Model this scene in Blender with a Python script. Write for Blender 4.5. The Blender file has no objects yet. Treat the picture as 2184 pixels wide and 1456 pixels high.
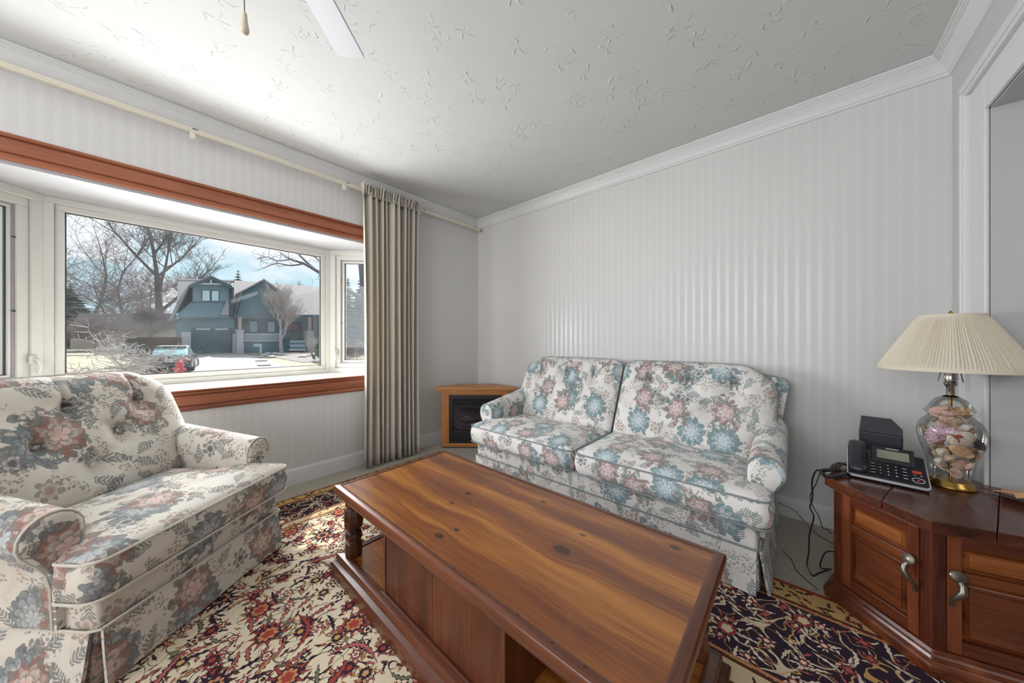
import bpy, bmesh, math, random
from mathutils import Vector, Matrix

SC = bpy.context.scene
COL = SC.collection
PI = math.pi
rad = math.radians

# ------------------------------------------------------------------ camera
CAM_H = 1.069
YAW = math.atan2(602, 687)
cam = bpy.data.objects.new('camera', bpy.data.cameras.new('camera'))
COL.objects.link(cam)
cam.location = (0, 0, CAM_H)
cam.rotation_euler = (PI / 2, 0, YAW)
cam.data.sensor_width = 36
cam.data.lens = 687 / 2184 * 36
cam.data.shift_y = -4 / 2184
cam.data.clip_start = 0.02
cam.data.clip_end = 400
SC.camera = cam

# ------------------------------------------------------------------ exposure
SC.view_settings.view_transform = 'Standard'
SC.view_settings.look = 'None'
SC.view_settings.gamma = 1
SC.view_settings.use_curve_mapping = False
SC.view_settings.exposure = 0.2


def srgb(r, g, b):
    def f(c):
        c /= 255
        return c / 12.92 if c <= 0.04045 else ((c + 0.055) / 1.055) ** 2.4
    return (f(r), f(g), f(b), 1.0)


# ------------------------------------------------------------------ sky
world = bpy.data.worlds.new('sky')
SC.world = world
world.use_nodes = True
wn = world.node_tree
wn.nodes.clear()
w_out = wn.nodes.new('ShaderNodeOutputWorld')
w_bg = wn.nodes.new('ShaderNodeBackground')
w_tc = wn.nodes.new('ShaderNodeTexCoord')
w_map = wn.nodes.new('ShaderNodeMapping')
w_map.inputs['Scale'].default_value = (1, 1, 2.6)
w_noise = wn.nodes.new('ShaderNodeTexNoise')
w_noise.inputs['Scale'].default_value = 4.2
w_noise.inputs['Detail'].default_value = 5
w_noise.inputs['Roughness'].default_value = 0.55
w_ramp = wn.nodes.new('ShaderNodeValToRGB')
w_ramp.color_ramp.elements[0].position = 0.40
w_ramp.color_ramp.elements[0].color = srgb(196, 228, 240)
w_ramp.color_ramp.elements[1].position = 0.56
w_ramp.color_ramp.elements[1].color = srgb(246, 247, 252)
wn.links.new(w_tc.outputs['Generated'], w_map.inputs['Vector'])
wn.links.new(w_map.outputs['Vector'], w_noise.inputs['Vector'])
wn.links.new(w_noise.outputs['Fac'], w_ramp.inputs['Fac'])
wn.links.new(w_ramp.outputs['Color'], w_bg.inputs['Color'])
w_bg.inputs['Strength'].default_value = 1.0
wn.links.new(w_bg.outputs['Background'], w_out.inputs['Surface'])

# ------------------------------------------------------------------ lights
def light(name, kind, loc, energy, color=(1, 1, 1), aim=None, **kw):
    l = bpy.data.lights.new(name, kind)
    o = bpy.data.objects.new(name, l)
    COL.objects.link(o)
    o.location = loc
    l.energy = energy
    l.color = color
    for k, v in kw.items():
        setattr(l, k, v)
    if aim is not None:
        o.rotation_euler = Vector(aim).to_track_quat('-Z', 'Y').to_euler()
    return o

# high spring sun from beyond the bay window
sun_el = rad(50)
light('sun', 'SUN', (-8, 5, 10), 9.5, (1.0, 0.95, 0.87),
      aim=(0.86 * math.cos(sun_el), -0.51 * math.cos(sun_el), -math.sin(sun_el)), angle=rad(0.6))
# daylight entering through the bay window panes
light('bay_daylight', 'AREA', (-3.13, 0.37, 1.13), 46, (0.97, 0.985, 1.0), aim=(1, 0.05, 0.0),
      shape='RECTANGLE', size=1.3, size_y=0.60)
# fill lamp added behind the camera to brighten the room, no window there
light('rear_fill', 'AREA', (-0.9, -2.45, 1.55), 58, (0.97, 0.98, 1.0), aim=(-0.05, 1, 0.10),
      shape='RECTANGLE', size=2.2, size_y=1.3)
light('hall_area_light', 'AREA', (1.55, 1.3, 1.9), 5, (1, 0.98, 0.97), aim=(-0.1, 0.5, -1),  # area lamp just below the hall ceiling, aimed down
      shape='RECTANGLE', size=0.6, size_y=0.6)

# ------------------------------------------------------------------ node helpers
class S:
    """A shader socket with arithmetic."""
    def __init__(s, g, sock):
        s.g, s.k = g, sock
    def __add__(s, o): return s.g.m('ADD', s, o)
    __radd__ = __add__
    def __sub__(s, o): return s.g.m('SUBTRACT', s, o)
    def __rsub__(s, o): return s.g.m('SUBTRACT', o, s)
    def __mul__(s, o): return s.g.m('MULTIPLY', s, o)
    __rmul__ = __mul__
    def __truediv__(s, o): return s.g.m('DIVIDE', s, o)
    def __rtruediv__(s, o): return s.g.m('DIVIDE', o, s)
    def __lt__(s, o): return s.g.m('LESS_THAN', s, o)
    def __gt__(s, o): return s.g.m('GREATER_THAN', s, o)


class G:
    def __init__(g, name):
        g.mat = bpy.data.materials.new(name)
        g.mat.use_nodes = True
        g.t = g.mat.node_tree
        g.t.nodes.clear()
        g.out = g.t.nodes.new('ShaderNodeOutputMaterial')
    def n(g, typ, **props):
        nd = g.t.nodes.new('ShaderNode' + typ)
        for k, v in props.items():
            setattr(nd, k, v)
        return nd
    def set(g, sock, v):
        if isinstance(v, S):
            g.t.links.new(v.k, sock)
        elif v is not None:
            sock.default_value = v
    def m(g, op, a, b=None, c=None, clamp=False):
        nd = g.n('Math', operation=op, use_clamp=clamp)
        for i, v in enumerate((a, b, c)):
            if v is not None:
                g.set(nd.inputs[i], v)
        return S(g, nd.outputs[0])
    def sin(g, a): return g.m('SINE', a)
    def abs(g, a): return g.m('ABSOLUTE', a)
    def pow(g, a, b): return g.m('POWER', a, b)
    def mx(g, a, b): return g.m('MAXIMUM', a, b)
    def mn(g, a, b): return g.m('MINIMUM', a, b)
    def clamp(g, a): return g.m('ADD', a, 0.0, clamp=True)
    def smooth(g, a, lo, hi):
        nd = g.n('MapRange', interpolation_type='SMOOTHSTEP')
        g.set(nd.inputs['Value'], a)
        nd.inputs['From Min'].default_value = lo
        nd.inputs['From Max'].default_value = hi
        return S(g, nd.outputs['Result'])
    def vec(g, x, y, z=0.0):
        nd = g.n('CombineXYZ')
        for i, v in enumerate((x, y, z)):
            g.set(nd.inputs[i], v)
        return S(g, nd.outputs[0])
    def xyz(g, v):
        nd = g.n('SeparateXYZ')
        g.set(nd.inputs[0], v)
        return [S(g, o) for o in nd.outputs]
    def coord(g, kind='Object'):
        return S(g, g.n('TexCoord').outputs[kind])
    def noise(g, v, scale, detail=2.0, rough=0.5, dim='3D', dist=0.0):
        nd = g.n('TexNoise', noise_dimensions=dim)
        g.set(nd.inputs['Vector'], v)
        nd.inputs['Scale'].default_value = scale
        nd.inputs['Detail'].default_value = detail
        nd.inputs['Roughness'].default_value = rough
        nd.inputs['Distortion'].default_value = dist
        return S(g, nd.outputs['Fac'])
    def cells(g, v, rnd=0.8, feature='F1'):
        nd = g.n('TexVoronoi', voronoi_dimensions='2D', feature=feature)
        g.set(nd.inputs['Vector'], v)
        nd.inputs['Scale'].default_value = 1.0
        nd.inputs['Randomness'].default_value = rnd
        if feature == 'DISTANCE_TO_EDGE':
            return S(g, nd.outputs['Distance'])
        return S(g, nd.outputs['Position']), S(g, nd.outputs['Color']), S(g, nd.outputs['Distance'])
    def mix(g, f, a, b):
        nd = g.n('Mix', data_type='RGBA')
        g.set(nd.inputs[0], f)
        g.set(nd.inputs[6], a)
        g.set(nd.inputs[7], b)
        return S(g, nd.outputs[2])
    def mixf(g, f, a, b):
        nd = g.n('Mix', data_type='FLOAT')
        g.set(nd.inputs[0], f)
        g.set(nd.inputs[2], a)
        g.set(nd.inputs[3], b)
        return S(g, nd.outputs[0])
    def ramp(g, f, stops):
        nd = g.n('ValToRGB')
        el = nd.color_ramp.elements
        while len(el) < len(stops):
            el.new(0.5)
        for e, (p, c) in zip(el, stops):
            e.position, e.color = p, c
        g.set(nd.inputs[0], f)
        return S(g, nd.outputs[0])
    def bump(g, h, strength=0.3, dist=0.01, normal=None):
        nd = g.n('Bump')
        g.set(nd.inputs['Height'], h)
        nd.inputs['Strength'].default_value = strength
        nd.inputs['Distance'].default_value = dist
        if normal is not None:
            g.set(nd.inputs['Normal'], normal)
        return S(g, nd.outputs[0])
    def bsdf(g, color, rough=0.6, normal=None, **kw):
        nd = g.n('BsdfPrincipled')
        g.set(nd.inputs['Base Color'], color)
        g.set(nd.inputs['Roughness'], rough)
        if normal is not None:
            g.set(nd.inputs['Normal'], normal)
        for k, v in kw.items():
            g.set(nd.inputs[k.replace('_', ' ')], v)
        g.t.links.new(nd.outputs[0], g.out.inputs['Surface'])
        return nd


def plain(name, col, rough=0.6, var=0.06, scale=20.0, bump=0.0, **kw):
    """A nearly even surface with a little tonal variation."""
    g = G(name)
    c = g.coord()
    n = g.noise(c, scale, 3)
    dark = tuple(x * (1 - var) for x in col[:3]) + (1,)
    lite = tuple(min(1, x * (1 + var)) for x in col[:3]) + (1,)
    g.bsdf(g.mix(n, dark, lite), rough, g.bump(n, bump, 0.003) if bump else None, **kw)
    return g.mat


# ---- pattern pieces: each works in the local frame of one cell ------------
def cell_frame(g, x, y, period, seed, rnd, wob=0.0):
    v = g.vec(x * (1 / period) + seed * 7.31, y * (1 / period) + seed * 3.17)
    p, col, _ = g.cells(v, rnd)
    vx, vy, _z = g.xyz(v)
    px, py, _z = g.xyz(p)
    dx, dy = (vx - px) * period, (vy - py) * period
    r1, r2, r3 = g.xyz(col)
    r = g.m('SQRT', dx * dx + dy * dy)
    if wob:
        r = r * (1.0 - wob / 2 + wob * g.noise(g.vec(x, y), 2.2 / period * 2, 2))
    th = g.m('ARCTAN2', dy, dx) + r1 * 6.283
    return dx, dy, r, th, (r1, r2, r3)


def petals(g, r, th, R, n, depth=0.3, phase=0.0, point=False):
    """1 inside an n-petalled outline of radius R; also the petal coordinate and r/edge."""
    a = th * (n / 2.0) + phase
    pet = 1.0 - g.pow(g.abs(g.sin(a)), 0.8) if point else g.pow(g.abs(g.m('COSINE', a)), 0.7)
    edge = R * ((1 - depth) + depth * pet)
    return r < edge, pet, r / edge


def sprig(g, dx, dy, ang, L, W, k, curve):
    """pinnate leaves along a curved stem"""
    ca, sa = g.m('COSINE', ang), g.m('SINE', ang)
    lx = dx * ca + dy * sa
    ly = dy * ca - dx * sa + (lx * lx) * curve
    ay = g.abs(ly)
    t = (lx - ay * 0.9) * k
    fr = g.abs(g.m('FRACT', t + 50.0) - 0.5) * 2.0          # 0 at the leaf's axis
    wid = W * (1.0 - g.abs(lx + L * 0.15) * (0.75 / L))
    q = ay / wid
    leaf = (fr < g.m('SQRT', g.clamp((1.0 - q) * q * 4.0)) * 0.72) * (q < 1.0)
    stem = (ay < 0.0016)
    return g.mx(leaf, stem) * (g.abs(lx) < L)


def floral(name, pal, seed=0.0, k=1.0):
    """Woven upholstery with big chrysanthemums, smaller blooms, sprigs and sprays on cream."""
    g = G(name)
    uv = g.coord('UV')
    ux, uy, _ = g.xyz(uv)
    x = (ux + (g.noise(uv, 11 / k, 3, 0.6) - 0.5) * 0.03) * (1 / k)
    y = (uy + (g.noise(g.vec(ux + 7.0, uy), 11 / k, 3, 0.6) - 0.5) * 0.03) * (1 / k)
    xy = g.vec(x, y)
    base = g.mix(g.noise(uv, 5, 2), pal['cream'], pal['cream2'])
    brush = g.noise(xy, 60, 3, 0.6)
    col = g.mix(g.smooth(g.noise(xy, 6.5, 3, 0.6), 0.48, 0.72) * 0.30, base, pal['tan'])
    # sprays of tiny blossoms
    area = g.noise(xy, 8.5, 1)
    dx, dy, r, th, rn = cell_frame(g, x, y, 0.017, seed + 5, 0.9)
    dot, _, _ = petals(g, r, th, 0.0068, 5, 0.5)
    col = g.mix(dot * (area > 0.53) * 0.75, col, g.mix(rn[2] > 0.45, pal['tan'], pal['leaf']))
    # leaf sprigs
    for i in range(2):
        dx, dy, r, th, rn = cell_frame(g, x, y, 0.175, seed + 1.3 + i * 2.1, 0.9)
        f = sprig(g, dx, dy, rn[0] * 6.283, 0.052, 0.030, 62, (rn[2] - 0.5) * 9)
        col = g.mix(f * (rn[1] > 0.15) * 0.80, col, g.mix(brush, pal['leaf'], pal['slate']))
    # small blooms
    dx, dy, r, th, rn = cell_frame(g, x, y, 0.21, seed + 3.7, 0.85, 0.6)
    on = rn[2] > 0.3
    m0, p0, t0 = petals(g, r, th, 0.048, 7, 0.5)
    c0 = g.mix(rn[1] > 0.5, pal['tan'], pal['slate'])
    col = g.mix(m0 * 0.8 * on, col, g.mix(brush, pal['leaf'], c0))
    m1, p1, t1 = petals(g, r, th, 0.030, 6, 0.35, 0.8)
    c1 = g.mix(g.smooth(t1, 0.3, 1.0), c0, pal['pale'])
    col = g.mix(m1 * 0.85 * on, col, g.mix((p1 < 0.35) * 0.7, c1, c0))
    # two families of big flowers
    for i, (a, b, c, n, per) in enumerate((('slate', 'teal', 'ice', 11, 0.36), ('rust', 'leaf', 'pink', 8, 0.38))):
        dx, dy, r, th, rn = cell_frame(g, x, y, per, seed + 9.1 + i * 4.4, 0.55, 0.5)
        keep = rn[2] > (0.16 if i == 0 else 0.14)
        A, B, Cc = pal[a], pal[b], pal[c]
        streak = g.noise(g.vec(th * 5.0, r * 34.0, rn[1] * 9), 1.0, 2)
        sx_ = dx * 1.35 * (0.7 + 0.6 * rn[0]) + dy * 0.35
        r2 = g.m('SQRT', sx_ * sx_ + dy * dy)
        # leafy surround, ragged
        ml, pl, tl = petals(g, r2, th, 0.142, 9, 0.55, 0.3)
        frag = g.smooth(g.noise(xy, 30, 3, 0.6), 0.44, 0.50)
        ring_ok = g.smooth(tl, 0.25, 0.4)
        col = g.mix(ml * keep * frag * 0.85, col, g.mix(g.smooth(g.noise(xy, 20, 2), 0.42, 0.58), pal['leaf'], A))
        # petals in four rows
        for j, (R, nn, dep, ph_) in enumerate(((0.106, n, 0.30, 0.0), (0.083, n - 1, 0.30, 0.9), (0.060, n - 2, 0.32, 0.3), (0.037, n - 3, 0.36, 1.1))):
            m, p, t = petals(g, r, th, R, nn, dep, ph_, i == 1 and j < 2)
            outer = [g.mix(streak, A, B), g.mix(streak, B, A), g.mix(streak, B, Cc), Cc][j]
            inner = [A, B, B, Cc][j]
            tip = [B, Cc, pal['pale'], pal['pale']][j]
            cc = g.mix(g.smooth(t, 0.45, 0.9), inner, g.mix(streak, outer, tip))
            cc = g.mix((p < 0.34) * 0.6, cc, A)
            cc = g.mix((t > 0.93) * 0.5, cc, A if j else pal['slate'])
            col = g.mix(m * keep * (0.94 if j else 0.88), col, cc)
    # weave
    fine = g.noise(uv, 420, 2, 0.7)
    lo = g.noise(xy, 150, 2, 0.6)
    col = g.mix((lo - 0.2) * 0.26, col, base)
    nrm = g.bump(fine, 0.14, 0.002)
    g.bsdf(col, 0.82, nrm, Sheen_Weight=0.2, Specular_IOR_Level=0.25)
    return g.mat


def wood(name, dark, mid, lite, axis=0, rough=0.32, fine=1.0, knots=(), coat=0.15):
    """Stained pine; the grain runs along the given object axis."""
    g = G(name)
    co = g.coord()
    c = g.xyz(co)
    a = c[axis]
    b, d = [c[i] for i in range(3) if i != axis]
    w = g.noise(co, 3.5, 2)
    push = None
    dk = None
    for kx, ky, kr in knots:
        ddx, ddy = (c[0] - kx), (c[1] - ky)
        q = g.m('SQRT', ddx * ddx * 0.45 + ddy * ddy)
        e = g.m('EXPONENT', (q * q) * (-1 / (kr * kr * 3)))
        bend = e * ddy * 1.6
        push = bend if push is None else push + bend
        core = 1.0 - g.smooth(q, kr * 0.55, kr * 1.05)
        ring = g.sin(q * (14 / kr)) * 0.25 * core
        kk = g.clamp(core + ring)
        dk = kk if dk is None else g.mx(dk, kk)
    bb = b * 1.0 - push if push is not None else b
    v = g.vec(a * 1.1, bb * 26 * fine + w * 1.3, d * 26 * fine)
    n1 = g.noise(v, 0.55, 4, 0.6, dist=0.4)
    v2 = g.vec(a * 4, bb * 210 * fine, d * 210 * fine)
    n2 = g.noise(v2, 1.0, 2, 0.6)
    f = n1 * 0.8 + n2 * 0.25
    col = g.ramp(f, [(0.38, dark), (0.51, mid), (0.64, lite)])
    wear = g.noise(co, 11, 3, 0.65)
    col = g.mix(g.smooth(wear, 0.55, 0.8) * 0.12, col, lite)
    if dk is not None:
        col = g.mix(dk * 0.85, col, tuple(q * 0.16 for q in dark[:3]) + (1,))
    rg = rough + (wear - 0.5) * 0.08
    g.bsdf(col, rg, g.bump(f, 0.10, 0.002), Coat_Weight=coat, Coat_Roughness=0.18)
    return g.mat


# ------------------------------------------------------------------ mesh helpers
class MB:
    """Collects shapes into one mesh; M is applied to everything added."""
    def __init__(s, M=None):
        s.v, s.f, s.uv = [], [], {}
        s.M = M or Matrix.Identity(4)
    def add(s, vs, fs, uvs=None):
        o = len(s.v)
        s.v += [tuple(s.M @ Vector(v)) for v in vs]
        for i, f in enumerate(fs):
            if uvs is not None:
                s.uv[len(s.f)] = uvs[i]
            s.f.append([o + k for k in f])
        return s
    def box(s, x0, x1, y0, y1, z0, z1, taper=None):
        v = [(x0, y0, z0), (x1, y0, z0), (x1, y1, z0), (x0, y1, z0), (x0, y0, z1), (x1, y0, z1), (x1, y1, z1), (x0, y1, z1)]
        if taper:
            cx, cy = (x0 + x1) / 2, (y0 + y1) / 2
            v = v[:4] + [(cx + (p[0] - cx) * taper, cy + (p[1] - cy) * taper, p[2]) for p in v[4:]]
        return s.add(v, [(0, 3, 2, 1), (4, 5, 6, 7), (0, 1, 5, 4), (1, 2, 6, 5), (2, 3, 7, 6), (3, 0, 4, 7)])
    def prism(s, poly, z0, z1):
        n = len(poly)
        area = sum(poly[i][0] * poly[(i + 1) % n][1] - poly[(i + 1) % n][0] * poly[i][1] for i in range(n))
        if area < 0:
            poly = poly[::-1]
        v = [(p[0], p[1], z0) for p in poly] + [(p[0], p[1], z1) for p in poly]
        f = [list(range(n))[::-1], list(range(n, 2 * n))] + [(i, (i + 1) % n, n + (i + 1) % n, n + i) for i in range(n)]
        return s.add(v, f)
    def loft(s, rings, closed=True, cap=True, uvf=None):
        n = len(rings[0])
        v = [p for r in rings for p in r]
        f, uvs = [], []
        m = n if closed else n - 1
        for i in range(len(rings) - 1):
            for j in range(m):
                a, b = i * n + j, i * n + (j + 1) % n
                f.append((a, b, b + n, a + n))
                if uvf:
                    uvs.append([uvf(i, j), uvf(i, j + 1), uvf(i + 1, j + 1), uvf(i + 1, j)])
        if cap and closed:
            f.append(tuple(range(n))[::-1])
            f.append(tuple(range((len(rings) - 1) * n, len(rings) * n)))
            if uvf:
                for q, r in ((f[-2], rings[0]), (f[-1], rings[-1])):
                    uvs.append([(r[k % n][0], r[k % n][2]) for k in q])
        return s.add(v, f, uvs if uvf else None)
    def lathe(s, prof, n=24, cx=0, cy=0, rfun=None):
        rings = []
        for r, z in prof:
            rings.append([(cx + r * math.cos(2 * PI * k / n) * (rfun(k, n, z) if rfun else 1),
                           cy + r * math.sin(2 * PI * k / n) * (rfun(k, n, z) if rfun else 1), z) for k in range(n)])
        return s.loft(rings)
    def tube(s, path, r, n=6, closed=False):
        P = [Vector(p) for p in path]
        m = len(P)
        rr = r if hasattr(r, '__len__') else [r] * m
        rings = []
        ref = Vector((0, 0, 1))
        for i in range(m):
            a = P[i - 1] if (i > 0 or closed) else P[i]
            b = P[(i + 1) % m] if (i < m - 1 or closed) else P[i]
            t = b - a
            t = t.normalized() if t.length > 1e-9 else Vector((0, 0, 1))
            u = ref - t * ref.dot(t)
            if u.length < 0.05:
                u = Vector((1, 0, 0)) - t * t.x
                if u.length < 0.05:
                    u = Vector((0, 1, 0)) - t * t.y
            u.normalize()
            w = t.cross(u)
            rings.append([tuple(P[i] + (u * math.cos(2 * PI * k / n) + w * math.sin(2 * PI * k / n)) * rr[i]) for k in range(n)])
            ref = u
        if closed:
            rings.append(rings[0])
        return s.loft(rings, cap=not closed)
    def ball(s, c, rx, ry=None, rz=None, nu=10, nv=6):
        ry, rz = ry or rx, rz or rx
        rings = []
        for j in range(nv + 1):
            p = -PI / 2 + PI * j / nv
            q = max(math.cos(p), 0.02)
            rings.append([(c[0] + rx * q * math.cos(2 * PI * k / nu), c[1] + ry * q * math.sin(2 * PI * k / nu), c[2] + rz * math.sin(p)) for k in range(nu)])
        return s.loft(rings)
    def grid(s, fn, nu, nv, uvf=None):
        v = [fn(i / nu, j / nv) for j in range(nv + 1) for i in range(nu + 1)]
        f, uvs = [], []
        for j in range(nv):
            for i in range(nu):
                a = j * (nu + 1) + i
                f.append((a, a + 1, a + nu + 2, a + nu + 1))
                if uvf:
                    uvs.append([uvf(i / nu, j / nv), uvf((i + 1) / nu, j / nv), uvf((i + 1) / nu, (j + 1) / nv), uvf(i / nu, (j + 1) / nv)])
        return s.add(v, f, uvs if uvf else None)


def mesh_of(name, mb, mat, smooth=True, uv=False, angle=38):
    me = bpy.data.meshes.new(name)
    me.from_pydata(mb.v, [], mb.f)
    if uv:
        lay = me.uv_layers.new(name='UVMap')
        for p in me.polygons:
            given = mb.uv.get(p.index)
            nx, ny, nz = (abs(q) for q in p.normal)
            for k, li in enumerate(p.loop_indices):
                if given:
                    lay.data[li].uv = given[k]
                else:
                    c = me.vertices[me.loops[li].vertex_index].co
                    if ny >= nx and ny >= nz * 0.8:
                        lay.data[li].uv = (c.x, c.z)
                    elif nx > nz:
                        lay.data[li].uv = (c.y + 0.37, c.z)
                    else:
                        lay.data[li].uv = (c.x, c.y + 0.53)
    if smooth:
        me.shade_smooth()
        me.set_sharp_from_angle(angle=rad(angle))
    me.materials.append(mat)
    return me


def obj(name, mb, mat, parent=None, smooth=True, bevel=0.0, uv=False, sub=0, angle=38, seg=2):
    me = mesh_of(name, mb, mat, smooth, uv, angle)
    o = bpy.data.objects.new(name, me)
    COL.objects.link(o)
    if parent is not None:
        o.parent = parent
    if bevel:
        b = o.modifiers.new('edge', 'BEVEL')
        b.width = bevel
        b.segments = seg
        b.limit_method = 'ANGLE'
        b.angle_limit = rad(40)
        b.harden_normals = False
    if sub:
        q = o.modifiers.new('round', 'SUBSURF')
        q.levels = q.render_levels = sub
    return o


def tag(o, label, cat, group=None, kind=None):
    o['label'] = label
    o['category'] = cat
    if group:
        o['group'] = group
    if kind:
        o['kind'] = kind
    return o


def thing(name, label, cat, loc=(0, 0, 0), rz=0.0, group=None):
    o = bpy.data.objects.new(name, None)
    COL.objects.link(o)
    o.location = loc
    o.rotation_euler = (0, 0, rz)
    o.empty_display_size = 0.1
    return tag(o, label, cat, group)


def struct(name, mb=None, mat=None, parent=None, loc=(0, 0, 0), **kw):
    if mb is None:
        o = bpy.data.objects.new(name, None)
        COL.objects.link(o)
        o.location = loc
        o.empty_display_size = 0.1
    else:
        o = obj(name, mb, mat, parent, **kw)
    if parent is None:
        o['kind'] = 'structure'
    return o


def rounded(corners, seg=6):
    """Polygon with rounded corners from (x, y, r)."""
    out = []
    n = len(corners)
    for i, (x, y, r) in enumerate(corners):
        p = Vector((x, y))
        a = (Vector(corners[i - 1][:2]) - p).normalized()
        b = (Vector(corners[(i + 1) % n][:2]) - p).normalized()
        if r <= 0:
            out.append((x, y))
            continue
        ang = a.angle(b)
        d = r / math.tan(ang / 2)
        c = p + (a + b).normalized() * (r / math.sin(ang / 2))
        s, e = p + a * d - c, p + b * d - c
        a0 = math.atan2(s.y, s.x)
        da = (math.atan2(e.y, e.x) - a0 + PI) % (2 * PI) - PI
        out += [(c.x + r * math.cos(a0 + da * k / seg), c.y + r * math.sin(a0 + da * k / seg)) for k in range(seg + 1)]
    return out

# =================================================================== SETTING
XL, YB, XR, HC = -2.785, 2.572, 0.574, 2.44
YF = -2.6

def wallpaper(name, axis):
    g = G(name)
    co = g.coord()
    c = g.xyz(co)
    h = c[axis]
    ph = g.sin(h * (2 * PI / 0.05))
    band = g.smooth(ph, 0.15, 0.5)
    fine = g.noise(g.vec(h * 520, c[2] * 6, 0.0), 1.0, 1)
    thread = g.noise(g.vec(h * 90, c[2] * 340, 0.0), 1.0, 1)
    mott = g.noise(co, 1.4, 2)
    matte = g.mix(mott, srgb(207, 206, 205), srgb(212, 212, 211))
    satin = g.mix(mott, srgb(210, 209, 208), srgb(216, 215, 214))
    col = g.mix(band, matte, satin)
    rgh = g.mixf(band, 0.66, 0.30) + (fine - 0.5) * 0.1
    g.bsdf(col, rgh, g.bump(thread * 0.6 + fine * 0.4, 0.10, 0.0015), Specular_IOR_Level=0.5)
    return g.mat

M_WALLL = wallpaper('striped_wallpaper_left', 1)
M_WALLB = wallpaper('striped_wallpaper_back', 0)
M_PAINT = plain('white_trim_paint', srgb(214, 215, 215), 0.42, 0.015, 6)
M_PLAINWALL = plain('grey_painted_plaster', srgb(196, 196, 197), 0.7, 0.02, 3, 0.05)
M_VINYL = plain('white_window_vinyl', srgb(200, 198, 192), 0.35, 0.006, 3)
M_SILL = plain('white_sill_board', srgb(236, 233, 226), 0.35, 0.02, 9)
M_GASKET = plain('dark_gasket', srgb(44, 46, 56), 0.5)
M_ORANGE = wood('orange_stained_trim', srgb(112, 58, 38), srgb(138, 76, 50), srgb(158, 94, 64), 1, 0.42, 0.6)

def ceiling_mat():
    g = G('brushed_plaster_ceiling')
    co = g.coord()
    x, y, _ = g.xyz(co)
    n = g.noise(co, 7, 3)
    tot = None
    for i, per in enumerate((0.17, 0.23)):
        dx, dy, r, th, rn = cell_frame(g, x, y, per, 2.0 + i * 3.3, 1.0, 0.6)
        swirl = th + r * (12 + 8 * i) + g.noise(co, 16, 2) * 2.2
        ray = g.pow(g.abs(g.m('COSINE', swirl * 2.5)), 26)
        ang = g.smooth(g.noise(g.vec(th * 0.9, rn[1] * 9, 0.0), 1.3, 1), 0.46, 0.60)
        fall = g.smooth(r, 0.065, 0.028) * g.smooth(r, 0.003, 0.012)
        h = ray * fall * ang * (rn[2] > 0.25)
        tot = h if tot is None else g.mx(tot, h)
    tr = g.noise(co, 60, 2)
    col = g.mix(n, srgb(203, 205, 204), srgb(208, 210, 209))
    g.bsdf(col, 0.75, g.bump(tot + tr * 0.05, 0.55, 0.008), Specular_IOR_Level=0.3)
    return g.mat

def carpet_mat():
    g = G('grey_beige_carpet')
    co = g.coord()
    a = g.noise(co, 260, 2, 0.7)
    b = g.noise(co, 5, 3)
    c = g.noise(co, 38, 2)
    col = g.mix(a, srgb(138, 133, 121), srgb(222, 216, 201))
    col = g.mix((b - 0.3) * 0.5, col, srgb(178, 172, 158))
    col = g.mix((c > 0.66) * 0.25, col, srgb(96, 92, 84))
    g.bsdf(col, 0.95, g.bump(a, 0.8, 0.006), Specular_IOR_Level=0.1)
    return g.mat

M_CEIL = ceiling_mat()
M_CARPET = carpet_mat()

struct('floor', MB().box(XL - 0.1, 2.6, YF - 0.1, YB + 0.1, -0.12, 0.0), M_CARPET)
struct('ceiling', MB().box(XL - 0.14, XR + 0.14, YF - 0.1, YB + 0.12, HC, HC + 0.12), M_CEIL)
# window opening in the wall with the bay
OY0, OY1, OZ0, OZ1 = -0.84, 1.56, 0.734, 1.924
XO = XL - 0.12
mb = MB()
mb.box(XO, XL, YF, OY0, 0, HC)
mb.box(XO, XL, OY1, YB, 0, HC)
mb.box(XO, XL, OY0, OY1, 0, OZ0)
mb.box(XO, XL, OY0, OY1, OZ1, HC)
struct('wall_left', mb, M_WALLL, smooth=False)
struct('wall_back', MB().box(XL - 0.12, XR + 0.12, YB, YB + 0.12, 0, HC), M_WALLB, smooth=False)
# wall with the cased opening to the hall
DY0, DY1, DZ = 0.95, 2.171, 1.972
mb = MB()
mb.box(XR, XR + 0.115, DY1, YB, 0, HC)
mb.box(XR, XR + 0.115, YF, DY0, 0, HC)
mb.box(XR, XR + 0.115, DY0, DY1, DZ, HC)
struct('wall_right', mb, M_PLAINWALL, smooth=False)
struct('wall_front', MB().box(XL - 0.12, XR + 0.12, YF - 0.12, YF, 0, HC), M_PLAINWALL, smooth=False)
# hall beyond the opening
struct('wall_hall_side', MB().box(XR + 0.115, 2.5, DY1 - 0.004, DY1 + 0.1, 0, 2.05), M_PLAINWALL, smooth=False)
struct('wall_hall_end', MB().box(2.5, 2.6, 0.4, DY1 + 0.1, 0, 2.05), M_PLAINWALL, smooth=False)
struct('wall_hall_near', MB().box(XR + 0.115, 2.5, 0.4, 0.5, 0, 2.05), M_PLAINWALL, smooth=False)
struct('ceiling_hall', MB().box(XR + 0.115, 2.6, 0.4, DY1 + 0.1, 2.0, 2.06), M_PLAINWALL, smooth=False)

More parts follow.
